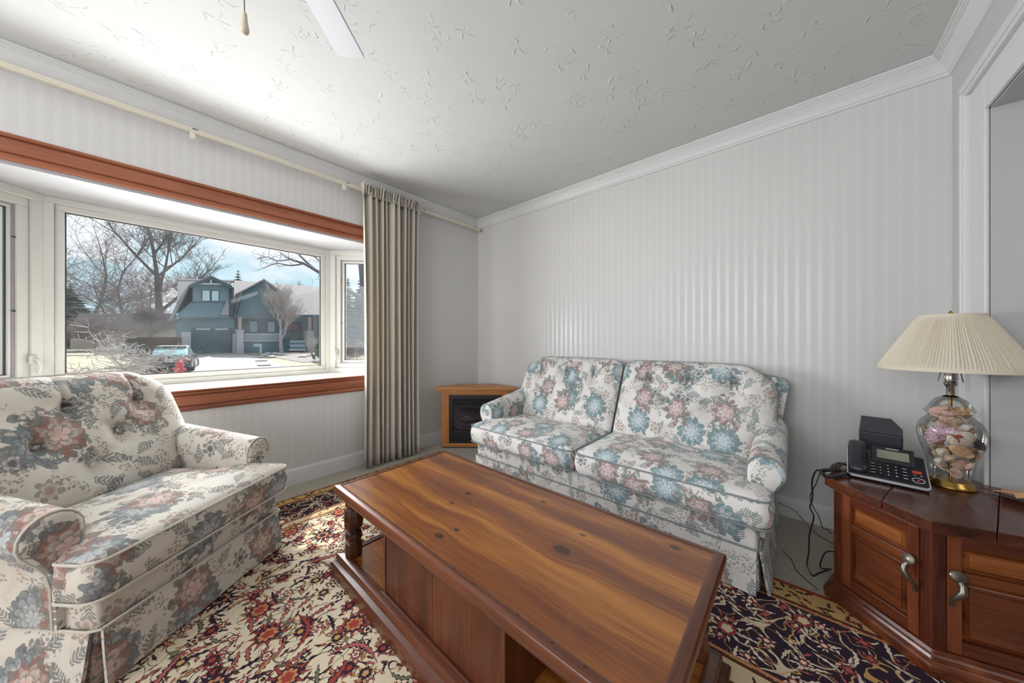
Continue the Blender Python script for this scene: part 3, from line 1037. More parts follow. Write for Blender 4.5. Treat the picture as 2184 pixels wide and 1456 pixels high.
# =================================================================== RUG
def rug_mat():
    g = G('persian_rug_pile')
    co = g.coord()
    x0, y0, _ = g.xyz(co)
    wx = g.noise(co, 5.0, 2)
    x = x0 + (wx - 0.5) * 0.03
    y = y0 + (g.noise(g.vec(x0 + 9.0, y0), 5.0, 2) - 0.5) * 0.03
    cream, cream2 = srgb(230, 218, 194), srgb(216, 200, 170)
    navy, red, rose, orange, gold, brown = srgb(44, 32, 52), srgb(158, 64, 56), srgb(180, 98, 92), srgb(196, 134, 90), srgb(196, 158, 96), srgb(88, 50, 34)
    green = srgb(120, 118, 96)
    # ---- field
    col = g.mix(g.noise(co, 3, 2), cream, cream2)
    def vines(colr, src, period, seed, t):
        e = g.cells(g.vec(x * (1 / period) + seed, y * (1 / period) + seed * 2), 1.0, 'DISTANCE_TO_EDGE')
        return g.mix((e < t) * 0.85, src, colr)
    def blooms(src, period, seed, R, n, ca, cb, cc, rnd=0.85, line=navy):
        dx, dy, r, th, rn = cell_frame(g, x, y, period, seed, rnd, 0.35)
        mo, po, to = petals(g, r, th, R * 1.10, n, 0.50, 0.0, True)
        m, p, t = petals(g, r, th, R, n, 0.50, 0.0, True)
        c1 = g.mix(rn[1] > 0.5, ca, cb)
        s = g.mix(mo, src, line)
        s = g.mix(m, s, g.mix((p < 0.34), c1, line))
        m2, p2, t2 = petals(g, r, th, R * 0.60, n - 2, 0.36, 0.7)
        s = g.mix(m2, s, g.mix((t2 > 0.80), cc, line))
        m3, p3, t3 = petals(g, r, th, R * 0.30, 5, 0.3)
        return g.mix(m3, s, c1)
    def leaves(src, period, seed, L, W, c1, c2):
        dx, dy, r, th, rn = cell_frame(g, x, y, period, seed, 0.9)
        a = rn[0] * 6.283
        ca, sa = g.m('COSINE', a), g.m('SINE', a)
        lx, ly = dx * ca + dy * sa, dy * ca - dx * sa
        ly = ly + lx * lx * (6 * (rn[1] - 0.5) / 0.2) * 0.5
        w = (1.0 - (lx * lx) * (1 / (L * L))) * W * (0.75 + 0.25 * g.sin(lx * (2 * PI / 0.018)))
        inside = g.abs(ly) < w
        core = g.abs(ly) < w * 0.55
        c = g.mix(rn[2] > 0.5, c1, c2)
        return g.mix(core, g.mix(inside, src, navy), c)
    def curl(colr, src, scale, off, t):
        n = g.noise(g.vec(x + off, y - off), scale, 1, 0.4)
        return g.mix(g.abs(n - 0.5) < t, src, colr)
    f = curl(green, col, 7.0, 3.0, 0.006)
    f = curl(navy, f, 9.5, 11.0, 0.005)
    f = leaves(f, 0.058, 3.1, 0.020, 0.0065, rose, navy)
    f = leaves(f, 0.095, 8.4, 0.042, 0.011, rose, orange)
    f = leaves(f, 0.050, 11.2, 0.015, 0.006, brown, orange)
    f = leaves(f, 0.12, 51.0, 0.050, 0.009, navy, green)
    f = blooms(f, 0.100, 6.1, 0.027, 7, rose, brown, cream)
    f = blooms(f, 0.130, 29.0, 0.034, 8, red, gold, navy)
    f = leaves(f, 0.30, 14.0, 0.095, 0.016, red, rose)
    f = blooms(f, 0.25, 2.2, 0.062, 11, red, navy, orange, 0.8)
    # ---- navy main border
    b = navy
    b = g.mix(1.0, navy, navy)
    b = curl(cream2, b, 8.0, 5.0, 0.014)
    b = curl(gold, b, 11.0, 15.0, 0.008)
    b = leaves(b, 0.052, 21.0, 0.022, 0.008, cream, rose)
    b = leaves(b, 0.085, 25.5, 0.040, 0.012, cream, cream2)
    b = blooms(b, 0.100, 17.3, 0.028, 6, cream, rose, red, 0.8, navy)
    b = blooms(b, 0.26, 12.3, 0.066, 10, cream, cream2, red, 0.5, navy)
    # ---- gold guard stripes
    s = g.mix(g.noise(co, 30, 2), gold, srgb(208, 178, 122))
    s = leaves(s, 0.05, 31.0, 0.020, 0.008, brown, navy)
    s = leaves(s, 0.075, 35.0, 0.032, 0.010, brown, red)
    s2 = g.mix(g.noise(co, 30, 2), cream2, srgb(212, 186, 140))
    s2 = leaves(s2, 0.085, 41.0, 0.040, 0.009, navy, brown)
    s2 = leaves(s2, 0.06, 45.0, 0.018, 0.007, red, orange)
    # distance to the two edges in sight, the end border scaled to the side border
    X0, Y1, X1, Y0 = -2.535, 1.850, 2.1, -1.6
    dxe = (x0 - X0) * 1.72
    dye = (Y1 - y0)
    d = g.mn(g.mn(dxe, dye), g.mn((X1 - x0) * 1.72, y0 - Y0))
    col = g.mix(d < 0.66, f, s2)
    col = g.mix(d < 0.56, col, b)
    def line(at, w, c, src):
        return g.mix(g.abs(d - at) < w, src, c)
    col = g.mix(d < 0.13, col, s)
    col = g.mix(d < 0.018, col, srgb(150, 56, 38))
    for at in (0.125, 0.565, 0.655):
        col = line(at, 0.007, brown, col)
    for at in (0.14, 0.55, 0.67):
        col = line(at, 0.006, orange, col)
    pile = g.noise(co, 330, 2, 0.7)
    col = g.mix((pile - 0.3) * 0.35, col, g.mix(1.0, srgb(128, 110, 90), srgb(128, 110, 90)))
    g.bsdf(col, 0.95, g.bump(pile, 0.6, 0.004), Specular_IOR_Level=0.1)
    return g.mat
rx0, rx1, ry0, ry1 = -2.535, 0.56, -1.6, 1.850
nu, nv = 90, 100
def rugz(x, y):
    # a soft buckle near the storage table
    d = (x * 0.7 + (y - 1.845) * 0.7 - 0.02)
    return 0.009 + 0.0 * math.exp(-((d + 0.10) / 0.05) ** 2) * math.exp(-((y - 1.78) / 0.12) ** 2) * (x < 0.09) * min(1, max(0, (0.09 - x) / 0.06)) * (x > -0.08)
def rug_top(a, b):
    x, y = rx0 + (rx1 - rx0) * a, ry0 + (ry1 - ry0) * b
    return (x, y, rugz(x, y))
mb = MB().grid(rug_top, nu, nv)
for fn in (lambda a, b: (rx0 + (rx1 - rx0) * a, ry0, 0.009 * b + 0.0005), lambda a, b: (rx1 - (rx1 - rx0) * a, ry1, 0.0005 + b * (rugz(rx1 - (rx1 - rx0) * a, ry1) - 0.0005)),
           lambda a, b: (rx0, ry1 - (ry1 - ry0) * a, 0.009 * b + 0.0005), lambda a, b: (rx1, ry0 + (ry1 - ry0) * a, 0.009 * b + 0.0005)):
    mb.grid(fn, nu, 1)
tag(obj('rug', mb, rug_mat()), 'cream persian rug with red and navy flowers under the coffee table', 'rug')

# =================================================================== COFFEE TABLE
TX0, TX1, TY0, TY1, TZ = -1.570, -0.157, 0.563, 1.186, 0.412
tcx, tcy = (TX0 + TX1) / 2, (TY0 + TY1) / 2
TL, TW = (TX1 - TX0) / 2, (TY1 - TY0) / 2
def onz(px, py, z):
    """photograph pixel -> world point at height z"""
    Fv, Rv = Vector((-math.sin(YAW), math.cos(YAW), 0)), Vector((math.cos(YAW), math.sin(YAW), 0))
    d = Fv * 687 + Rv * (px - 1092) + Vector((0, 0, 724 - py))
    return Vector((0, 0, CAM_H)) + d * ((z - CAM_H) / d.z)
KN = []
for px, py, r in ((1200, 1169, 0.016), (1243, 1138, 0.006), (936, 1140, 0.010), (974, 1127, 0.007), (998, 1050, 0.008), (1158, 1068, 0.008), (940, 983, 0.009), (1440, 1165, 0.010), (965, 1070, 0.006)):
    p = onz(px, py, TZ)
    KN.append((p.x - tcx, p.y - tcy, r * 1.5))
M_TTOP = wood('knotty_pine_top', srgb(100, 52, 20), srgb(134, 76, 30), srgb(170, 110, 44), 0, 0.26, 0.85, KN, 0.35)
M_TWOOD = wood('dark_stained_pine', srgb(46, 22, 14), srgb(74, 36, 20), srgb(102, 52, 28), 0, 0.34, 0.8, (), 0.25)
M_TPANEL = wood('pine_panel_upright', srgb(54, 25, 13), srgb(80, 38, 19), srgb(108, 56, 28), 2, 0.36, 0.5, (), 0.2)
tab = thing('coffee_table', 'long stained pine coffee table with turned posts and stepped plinth', 'coffee table', (tcx, tcy, 0.0096))
z0 = 0.0096
def T(name, mb, mat=M_TWOOD, **kw):
    return obj(name, mb, mat, tab, **kw)
T('top_panel', MB().box(-TL + 0.03, TL - 0.03, -TW + 0.03, TW - 0.03, 0.372 - z0, TZ - 0.004 - z0), M_TTOP, smooth=False)
M_RIM = wood('dark_rim', srgb(56, 26, 15), srgb(82, 40, 22), srgb(114, 62, 34), 0, 0.30, 0.8, (), 0.3)
M_RIMY = wood('dark_rim_end', srgb(56, 26, 15), srgb(82, 40, 22), srgb(114, 62, 34), 1, 0.30, 0.8, (), 0.3)
RIM = [(0.030, 0.0385), (0.030, 0.0425), (0.024, 0.0445), (0.012, 0.0445), (0.005, 0.0415), (0.001, 0.035), (0.0, 0.026), (0.001, 0.014), (0.005, 0.004), (0.012, 0.0), (0.030, 0.0)]
def rim(name, a, b, na, nb, mat):
    r = [[(p[0] + n[0] * d, p[1] + n[1] * d, 0.366 - z0 + z) for d, z in RIM] for p, n in ((a, na), (b, nb))]
    return T(name, MB().loft(r), mat, angle=30)
rim('edge_rail', (-TL, -TW), (TL, -TW), (1, 1), (-1, 1), M_RIM)
rim('edge_rail', (TL, -TW), (TL, TW), (-1, 1), (-1, -1), M_RIMY)
rim('edge_rail', (TL, TW), (-TL, TW), (-1, -1), (1, -1), M_RIM)
rim('edge_rail', (-TL, TW), (-TL, -TW), (1, -1), (1, 1), M_RIMY)
# gnawed nicks along the front rim
M_NICK = plain('bare_nick', srgb(58, 30, 18), 0.6, 0.3, 200)
rng = random.Random(3)
for k in range(16):
    x = -TL + 0.05 + (2 * TL - 0.12) * (k / 16) ** 1.1 + rng.uniform(-0.02, 0.02)
    y = -TW + rng.uniform(0.018, 0.024)
    T('nick', MB().box(x, x + rng.uniform(0.003, 0.010), y, y + 0.0035, TZ - z0 - 0.006, TZ - z0 - 0.0008), M_NICK, smooth=False)
T('apron', MB().box(-TL + 0.04, TL - 0.04, -TW + 0.035, TW - 0.035, 0.345 - z0, 0.372 - z0), M_TWOOD, smooth=False)
# plinth: stepped moulding and shelf board
PL_ = [(0.045, 0.092), (0.020, 0.092), (0.014, 0.090), (0.010, 0.084), (0.009, 0.070), (0.012, 0.064), (0.006, 0.060), (-0.004, 0.056), (-0.010, 0.048), (-0.011, 0.034), (-0.006, 0.026), (-0.006, 0.0), (0.045, 0.0)]
def base(name, a, b, na, nb):
    r = [[(p[0] + n[0] * d, p[1] + n[1] * d, z) for d, z in PL_] for p, n in ((a, na), (b, nb))]
    return T(name, MB().loft(r), M_TWOOD, angle=30)
base('plinth_moulding', (-TL, -TW), (TL, -TW), (1, 1), (-1, 1))
base('plinth_moulding', (TL, -TW), (TL, TW), (-1, 1), (-1, -1))
base('plinth_moulding', (TL, TW), (-TL, TW), (-1, -1), (1, -1))
base('plinth_moulding', (-TL, TW), (-TL, -TW), (1, -1), (1, 1))
T('shelf_board', MB().box(-TL + 0.04, TL - 0.04, -TW + 0.04, TW - 0.04, 0.06, 0.088), M_TTOP, smooth=False)
POST = [(0.034, 0.086), (0.036, 0.10), (0.036, 0.148), (0.026, 0.154), (0.024, 0.158), (0.034, 0.166), (0.037, 0.180), (0.034, 0.196), (0.024, 0.204), (0.024, 0.207),
        (0.037, 0.218), (0.041, 0.250), (0.040, 0.276), (0.033, 0.296), (0.027, 0.304), (0.029, 0.310), (0.036, 0.318), (0.036, 0.346)]
for sx in (-1, 1):
    for sy in (-1, 1):
        T('post', MB().lathe(POST, 8, sx * (TL - 0.072), sy * (TW - 0.060), lambda k, n, z: 1.06 if k % 2 else 0.98), M_TWOOD, smooth=False, bevel=0.002)
# closed compartment between the posts
bx0, bx1 = -1.172 - tcx, -0.572 - tcx
yf, yr = -TW + 0.045, TW - 0.045
T('compartment_side', MB().box(bx0 - 0.018, bx0 - 0.001, yf - 0.003, yr + 0.003, 0.088, 0.345 - z0), M_TPANEL, smooth=False, bevel=0.002)
T('compartment_side', MB().box(bx1 + 0.001, bx1 + 0.018, yf - 0.003, yr + 0.003, 0.088, 0.345 - z0), M_TPANEL, smooth=False, bevel=0.002)
xw = (bx1 - bx0) / 2
for i in range(2):
    T('compartment_panel', MB().box(bx0 + xw * i + 0.001, bx0 + xw * (i + 1) - 0.001, yf, yf + 0.016, 0.0885, 0.345 - z0), M_TPANEL, smooth=False)
T('compartment_panel', MB().box(bx0, bx1, yr - 0.016, yr, 0.0885, 0.345 - z0), M_TPANEL, smooth=False)
mb = MB().box(bx0 - 0.02, bx1 + 0.02, yf - 0.012, yf - 0.0005, 0.088, 0.098)
T('shelf_bead', mb, M_TWOOD, bevel=0.003, smooth=False)

# =================================================================== CORNER FIREPLACE
M_OAK = wood('honey_oak_veneer', srgb(150, 96, 48), srgb(178, 120, 64), srgb(198, 142, 82), 0, 0.42, 0.7, (), 0.1)
M_OAKV = wood('honey_oak_upright', srgb(150, 92, 46), srgb(176, 114, 60), srgb(192, 132, 76), 2, 0.42, 0.7, (), 0.1)
M_BLACK = plain('black_enamel', srgb(24, 26, 34), 0.38, 0.1)
M_BLACKG = plain('black_glossy_plastic', srgb(26, 29, 38), 0.16, 0.08)
fp = thing('electric_fireplace', 'small honey oak electric fireplace with black firebox in the room corner', 'fireplace', (-2.365, 2.155, 0), math.atan2(0.51, 0.59))
def Fp(name, mb, mat, parent=None, **kw):
    return obj(name, mb, mat, parent or fp, **kw)
fw = 0.338
Fp('carcass', MB().prism([(-fw, 0.03), (fw, 0.03), (fw, 0.05), (0.14, 0.25), (-0.14, 0.25), (-fw, 0.05)], 0.02, 0.565), M_OAKV, smooth=False)
Fp('mantel_top', MB().prism([(-0.392, -0.035), (0.392, -0.035), (0.386, 0.045), (0.19, 0.245), (-0.19, 0.245), (-0.386, 0.045)], 0.572, 0.603), M_OAK, bevel=0.008, smooth=False)
Fp('cornice_moulding', MB().prism([(-0.362, -0.014), (0.362, -0.014), (0.352, 0.045), (-0.352, 0.045)], 0.556, 0.572), M_OAK, bevel=0.004, smooth=False)
for sx in (-1, 1):
    a, b = sorted((sx * fw, sx * (fw - 0.062)))
    Fp('stile', MB().box(a, b, 0.0, 0.03, 0.045, 0.556), M_OAKV, bevel=0.003, smooth=False)
    a, b = sorted((sx * (fw - 0.062), sx * (fw - 0.072)))
    Fp('stile_bead', MB().box(a, b, 0.004, 0.03, 0.045, 0.540), M_OAKV, bevel=0.002, smooth=False)
Fp('top_rail', MB().box(-fw + 0.062, fw - 0.062, 0.002, 0.03, 0.520, 0.556), M_OAK, bevel=0.002, smooth=False)
Fp('bottom_rail', MB().box(-fw - 0.006, fw + 0.006, -0.008, 0.045, 0.010, 0.045), M_OAK, bevel=0.004, smooth=False)
Fp('foot_strip', MB().box(-fw + 0.01, fw - 0.01, 0.004, 0.04, 0.0, 0.010), M_DARKGAP, smooth=False)
ix, iz0, iz1 = fw - 0.074, 0.047, 0.520
mb = MB()
mb.box(-ix, ix, 0.008, 0.026, iz1 - 0.038, iz1)
mb.box(-ix, -ix + 0.036, 0.008, 0.026, iz0, iz1 - 0.038)
mb.box(ix - 0.036, ix, 0.008, 0.026, iz0, iz1 - 0.038)
mb.box(-ix + 0.036, ix - 0.036, 0.008, 0.026, iz0, iz0 + 0.115)
mb.box(-ix + 0.036, ix - 0.036, 0.008, 0.026, iz1 - 0.122, iz1 - 0.108)
Fp('firebox_frame', mb, M_BLACK, bevel=0.002, smooth=False)
Fp('vent_back', MB().box(-ix + 0.036, ix - 0.036, 0.024, 0.028, iz1 - 0.108, iz1 - 0.038), M_DARKGAP, smooth=False)
for k in range(6):
    z = iz1 - 0.103 + k * 0.0112
    Fp('vent_slat', MB().box(-ix + 0.038, ix - 0.038, 0.013, 0.023, z, z + 0.0045), M_BLACK, smooth=False)
for k in range(5):
    z = iz0 + 0.022 + k * 0.017
    Fp('lower_slat', MB().box(-ix + 0.040, ix - 0.040, 0.0045, 0.0078, z, z + 0.006), M_BLACK, smooth=False)
Fp('firebox_back', MB().box(-ix + 0.036, ix - 0.036, 0.0275, 0.0295, iz0 + 0.115, iz1 - 0.122), plain('smoked_back', srgb(30, 29, 36), 0.5), smooth=False)
M_LOG = plain('grey_ember_logs', srgb(128, 122, 126), 0.8, 0.6, 60, 0.5)
rng = random.Random(9)
for k in range(26):
    x = -0.20 + 0.016 * k + rng.uniform(-0.012, 0.012)
    z = iz0 + 0.128 + rng.uniform(0, 0.15) * (1 - abs(k - 8) / 24)
    a = rng.uniform(-0.6, 0.6)
    L = rng.uniform(0.025, 0.06)
    pts = [(x + math.cos(a) * L * t, 0.0225 + 0.0015 * math.sin(9 * t), z + math.sin(a) * L * t + 0.004 * math.sin(t * 8 + k)) for t in (-1, -0.5, 0, 0.5, 1)]
    Fp('log', MB().tube(pts, [0.003, 0.0046, 0.0046, 0.0046, 0.003], 6), M_LOG)
Fp('smoked_pane', MB().box(-ix + 0.035, ix - 0.035, 0.0125, 0.0140, iz0 + 0.114, iz1 - 0.121), glass_mat('smoked_glass', (0.86, 0.84, 0.90, 1), 1.0), smooth=False)

# =================================================================== HEXAGONAL STORAGE TABLE
A74 = rad(74)
hx, hy = 0.323 + 0.328 * math.cos(A74), 1.629 + 0.328 * math.sin(A74)
hexa = thing('storage_table', 'six-sided dark pine storage table with panelled doors under the shell lamp', 'side table', (hx, hy, 0.0), 0)
def hexpts(r, rot=0):
    return [(r * math.cos(A74 + PI + rad(60 * k) + rot), r * math.sin(A74 + PI + rad(60 * k) + rot)) for k in range(6)]
def Hx(name, mb, mat, parent=None, **kw):
    return obj(name, mb, mat, parent or hexa, **kw)
M_HB = wood('red_brown_pine', srgb(60, 25, 15), srgb(90, 41, 23), srgb(124, 66, 36), 2, 0.30, 0.7, (), 0.3)
M_HBX = wood('red_brown_pine_rail', srgb(62, 26, 15), srgb(94, 44, 24), srgb(130, 72, 38), 0, 0.30, 0.7, (), 0.3)
M_HPAN = wood('pine_raised_panel', srgb(72, 32, 16), srgb(114, 58, 28), srgb(156, 94, 46), 0, 0.30, 0.6, (), 0.3)
M_HTOP = wood('dark_pine_board', srgb(50, 23, 16), srgb(74, 36, 23), srgb(100, 54, 34), 1, 0.27, 0.6, (), 0.3)
Hx('core', MB().prism(hexpts(0.268), 0.075, 0.462), M_HB, smooth=False)
# plinth in three steps
Hx('plinth', MB().loft([[(x, y, z) for x, y in hexpts(r)] for r, z in
    ((0.329, 0.0098), (0.329, 0.026), (0.333, 0.032), (0.333, 0.044), (0.328, 0.050), (0.318, 0.054), (0.318, 0.060), (0.313, 0.068), (0.306, 0.072), (0.300, 0.084), (0.270, 0.086))]), M_HBX, smooth=False, bevel=0.002)
# boards of the top run along the table's axis
ca, sa = math.cos(A74), math.sin(A74)
top = hexpts(0.328)
def clip(poly, nx, ny, c):
    out = []
    for i, p in enumerate(poly):
        q = poly[(i + 1) % len(poly)]
        a, b = p[0] * nx + p[1] * ny - c, q[0] * nx + q[1] * ny - c
        if a <= 0:
            out.append(p)
        if a * b < 0:
            t = a / (a - b)
            out.append((p[0] + (q[0] - p[0]) * t, p[1] + (q[1] - p[1]) * t))
    return out
px_, py_ = sa, -ca       # across the boards
cuts = [-0.4, -0.112, 0.114, 0.4]
for k in range(3):
    pl = clip(clip(top, px_, py_, cuts[k + 1] - 0.0007), -px_, -py_, -(cuts[k] + 0.0007))
    Hx('top_board', MB().prism(pl, 0.466, 0.500), M_HTOP, smooth=False, bevel=0.0025)
Hx('top_moulding', MB().prism(hexpts(0.312), 0.455, 0.466), M_HBX, smooth=False, bevel=0.003)
# stiles at each corner
for k in range(6):
    p = hexpts(0.300)
    a, b, c = Vector(p[k - 1]), Vector(p[k]), Vector(p[(k + 1) % 6])
    d1, d2 = (a - b).normalized(), (c - b).normalized()
    ins = -(b.normalized())
    poly = [b, b + d2 * 0.030, b + d2 * 0.030 + ins * 0.022, b + d1 * 0.030 + ins * 0.022, b + d1 * 0.030]
    Hx('corner_stile', MB().prism([(q.x, q.y) for q in poly], 0.084, 0.456), M_HB, smooth=False, bevel=0.002)
M_BRONZE = plain('aged_pewter_handle', srgb(126, 120, 108), 0.34, 0.15, 40, Metallic=0.85)
def face(k, hside, with_door=True):
    p = hexpts(0.300)
    a, b = Vector(p[k]), Vector(p[(k + 1) % 6])
    mid = (a + b) / 2
    t = (b - a).normalized()
    n = Vector((t.y, -t.x))
    rz = math.atan2(t.y, t.x)
    M = Matrix.Translation((mid.x, mid.y, 0)) @ Matrix.Rotation(rz, 4, 'Z')     # local x along the face, -y outwards
    W = 0.300 / 2 - 0.030
    door = bpy.data.objects.new('cabinet_door', None)
    COL.objects.link(door)
    door.parent = hexa
    door.matrix_local = M
    def dp(name, mb, mat, **kw):
        return obj(name, mb, mat, door, **kw)
    y0, y1 = -0.001, 0.020
    zt, zb = 0.452, 0.090
    W -= 0.0025
    for s in (-1, 1):
        x0, x1 = sorted((s * W, s * (W - 0.030)))
        dp('door_stile', MB().box(x0, x1, y0, y1, zb, zt), M_HB, smooth=False, bevel=0.0015)
    for z0_, z1_ in ((zb, zb + 0.040), (0.322, 0.346), (zt - 0.030, zt)):
        dp('door_rail', MB().box(-W + 0.030, W - 0.030, y0, y1, z0_, z1_), M_HBX, smooth=False, bevel=0.0015)
    for z0_, z1_ in ((zb + 0.040, 0.322), (0.346, zt - 0.030)):
        xa = W - 0.030
        rings = []
        for ins, y in ((0.0, 0.020), (0.0, 0.0165), (0.005, 0.0165), (0.016, 0.004), (0.017, 0.0015), (0.019, 0.0005), (0.022, 0.0005)):
            rings.append([(-xa + ins, y, z0_ + ins), (xa - ins, y, z0_ + ins), (xa - ins, y, z1_ - ins), (-xa + ins, y, z1_ - ins)])
        dp('raised_panel', MB().loft(rings), M_HPAN, smooth=False)
    hxp = hside * (W - 0.014)
    mb = MB()
    mb.lathe([(0.001, 0), (0.016, 0.001), (0.018, 0.003), (0.016, 0.006), (0.006, 0.009), (0.001, 0.0095)], 18)
    disc = MB(Matrix.Translation((hxp, -0.014, 0.338)) @ Matrix.Rotation(rad(72), 4, 'X'))
    disc.v = [tuple(disc.M @ Vector(v)) for v in mb.v]
    disc.f = mb.f
    disc.tube([], 0.001) if False else None
    hm = MB()
    hm.v, hm.f = list(disc.v), list(disc.f)
    hm.tube([(hxp, -0.002, 0.335), (hxp, -0.012, 0.334)], 0.006, 8)
    hm.tube([(hxp, -0.016, 0.330), (hxp - hside * 0.006, -0.024, 0.316), (hxp - hside * 0.004, -0.030, 0.300), (hxp + hside * 0.004, -0.028, 0.284), (hxp + hside * 0.010, -0.020, 0.270), (hxp + hside * 0.010, -0.010, 0.258), (hxp + hside * 0.007, -0.004, 0.248), (hxp + hside * 0.007, -0.0035, 0.236)],
            [0.006, 0.008, 0.009, 0.008, 0.006, 0.0045, 0.006, 0.005], 10)
    dp('pull_handle', hm, M_BRONZE)
face(5, 1)
face(0, -1)
for k in (1, 2, 3, 4):
    p = hexpts(0.296)
    a, b = Vector(p[k]), Vector(p[(k + 1) % 6])
    q = [a.lerp(b, 0.1), a.lerp(b, 0.9)]
    q += [v * 0.93 for v in q[::-1]]
    Hx('side_panel', MB().prism([(v.x, v.y) for v in q], 0.086, 0.456), M_HB, smooth=False)
TZ2 = 0.5005

# =================================================================== TABLE LAMP FILLED WITH SHELLS
LX, LY = 0.4585, 2.073
lamp = thing('table_lamp', 'glass jar lamp with pleated cream shade on the six-sided table', 'lamp', (LX, LY, TZ2))
def L_(name, mb, mat, parent=None, **kw):
    return obj(name, mb, mat, parent or lamp, **kw)
M_BRASS = plain('worn_brass', srgb(168, 136, 74), 0.28, 0.12, 30, Metallic=0.9)
M_CHROME = plain('polished_nickel', srgb(190, 184, 176), 0.14, 0.05, 30, Metallic=1.0)
JAR = [(0.074, 0.026), (0.082, 0.034), (0.086, 0.060), (0.092, 0.080), (0.106, 0.110), (0.126, 0.150), (0.138, 0.185), (0.141, 0.208), (0.137, 0.228), (0.122, 0.250), (0.100, 0.264), (0.092, 0.270),
       (0.096, 0.276), (0.110, 0.284), (0.112, 0.289), (0.100, 0.296), (0.092, 0.306), (0.080, 0.322), (0.060, 0.338), (0.038, 0.346), (0.022, 0.349)]
JAR = [(r * 0.60, z) for r, z in JAR]
M_JAR = glass_mat('clear_jar_glass', (0.98, 0.985, 0.98, 1), 0.7)
L_('base_plate', MB().lathe([(0.01, 0.0), (0.060, 0.0), (0.062, 0.004), (0.060, 0.010), (0.055, 0.014), (0.053, 0.020), (0.048, 0.025), (0.01, 0.026)], 40), M_BRASS)
jar = MB()
rings = [[(r * math.cos(2 * PI * k / 48), r * math.sin(2 * PI * k / 48), z) for k in range(48)] for r, z in JAR]
jar.loft(rings, cap=False)
L_('glass_jar', jar, M_JAR, angle=70)
L_('inner_rod', MB().tube([(0, 0, 0.026), (0, 0, 0.35)], 0.005, 10), M_BRASS)
L_('neck', MB().lathe([(0.024, 0.346), (0.018, 0.350), (0.0115, 0.352), (0.011, 0.384), (0.014, 0.388), (0.017, 0.392), (0.018, 0.402), (0.012, 0.404)], 24), M_CHROME)
sk = L_('socket', MB().lathe([(0.006, 0.404), (0.016, 0.405), (0.0175, 0.420), (0.016, 0.426), (0.017, 0.432), (0.017, 0.470), (0.015, 0.474), (0.008, 0.475)], 24), M_CHROME)
mb = MB().tube([(-0.014, -0.010, 0.440), (-0.026, -0.019, 0.441)], 0.0022, 8)
mb.ball((-0.028, -0.0205, 0.4412), 0.0042)
L_('switch_knob', mb, M_BLACK, sk)
L_('bulb', MB().lathe([(0.010, 0.475), (0.012, 0.490), (0.026, 0.520), (0.028, 0.540), (0.021, 0.562), (0.004, 0.572)], 20), plain('frosted_bulb', srgb(226, 226, 220), 0.4))
hp = [(0.030 * 1, 0, 0.404)] + [(0.048 * math.sin(PI * k / 10) ** 0.6 * (1 if k <= 10 else 1), 0, 0.42 + 0.24 * k / 10) for k in range(1, 10)] + [(0.004, 0, 0.664)]
L_('harp', MB().tube(hp, 0.0018, 6), M_CHROME)
L_('harp', MB().tube([(-p[0], p[1], p[2]) for p in hp], 0.0018, 6), M_CHROME)
def shade_mat():
    g = G('cream_pleated_fabric')
    n = g.noise(g.coord(), 260, 2)
    df = g.n('BsdfDiffuse')
    tl = g.n('BsdfTranslucent')
    c = g.mix(n, srgb(234, 226, 206), srgb(244, 238, 221))
    g.set(df.inputs['Color'], c)
    g.set(tl.inputs['Color'], c)
    mx = g.n('MixShader')
    mx.inputs[0].default_value = 0.30
    g.t.links.new(df.outputs[0], mx.inputs[1])
    g.t.links.new(tl.outputs[0], mx.inputs[2])
    g.t.links.new(mx.outputs[0], g.out.inputs['Surface'])
    return g.mat
M_SHADE = shade_mat()
SB, ST = (0.190, 0.456), (0.083, 0.660)
NP = 132
mb = MB()
rng = random.Random(5)
jit = [rng.uniform(0.6, 1.5) for _ in range(NP)]
rings = []
for k in range(9):
    t = k / 8
    r = SB[0] + (ST[0] - SB[0]) * t
    z = SB[1] + (ST[1] - SB[1]) * t
    ring = []
    for i in range(NP * 2):
        am = (0.0024 - 0.0008 * t) * jit[(i // 2) % NP] * (0 if k in (0, 8) else 1)
        rr = r + (am if i % 2 else -am * 0.7)
        a = 2 * PI * (i + 0.5 * jit[(i // 2) % NP] * 0.4) / (NP * 2)
        ring.append((rr * math.cos(a), rr * math.sin(a), z))
    rings.append(ring)
mb.loft(rings, cap=False)
sh = L_('lamp_shade', mb, M_SHADE, smooth=False)
for (r, z) in (SB, ST):
    L_('shade_trim', MB().lathe([(r - 0.003, z - 0.006), (r + 0.003, z - 0.006), (r + 0.003 - 0.004, z + 0.006), (r - 0.007, z + 0.006), (r - 0.003, z - 0.006)], 64), M_SHADE, sh)
L_('shade_spider', MB().tube([(-0.081, 0, 0.660), (0.081, 0, 0.660)], 0.0018, 6).tube([(0, -0.081, 0.660), (0, 0.081, 0.660)], 0.0018, 6), M_CHROME)
L_('finial', MB().lathe([(0.004, 0.660), (0.007, 0.668), (0.005, 0.676), (0.001, 0.682)], 12), M_BRASS)
# lamp cord
tag(obj('lamp_cord', MB().tube([(LX + 0.058, LY + 0.01, TZ2 + 0.006), (LX + 0.075, LY + 0.008, TZ2 + 0.010), (LX + 0.115, LY - 0.01, TZ2 + 0.004), (LX + 0.14, LY - 0.035, TZ2 + 0.0035), (LX + 0.148, LY - 0.04, TZ2 + 0.0035)], 0.003, 8), plain('brown_flex', srgb(58, 44, 34), 0.5)),
    'short brown lamp flex beside the brass lamp foot', 'cord')

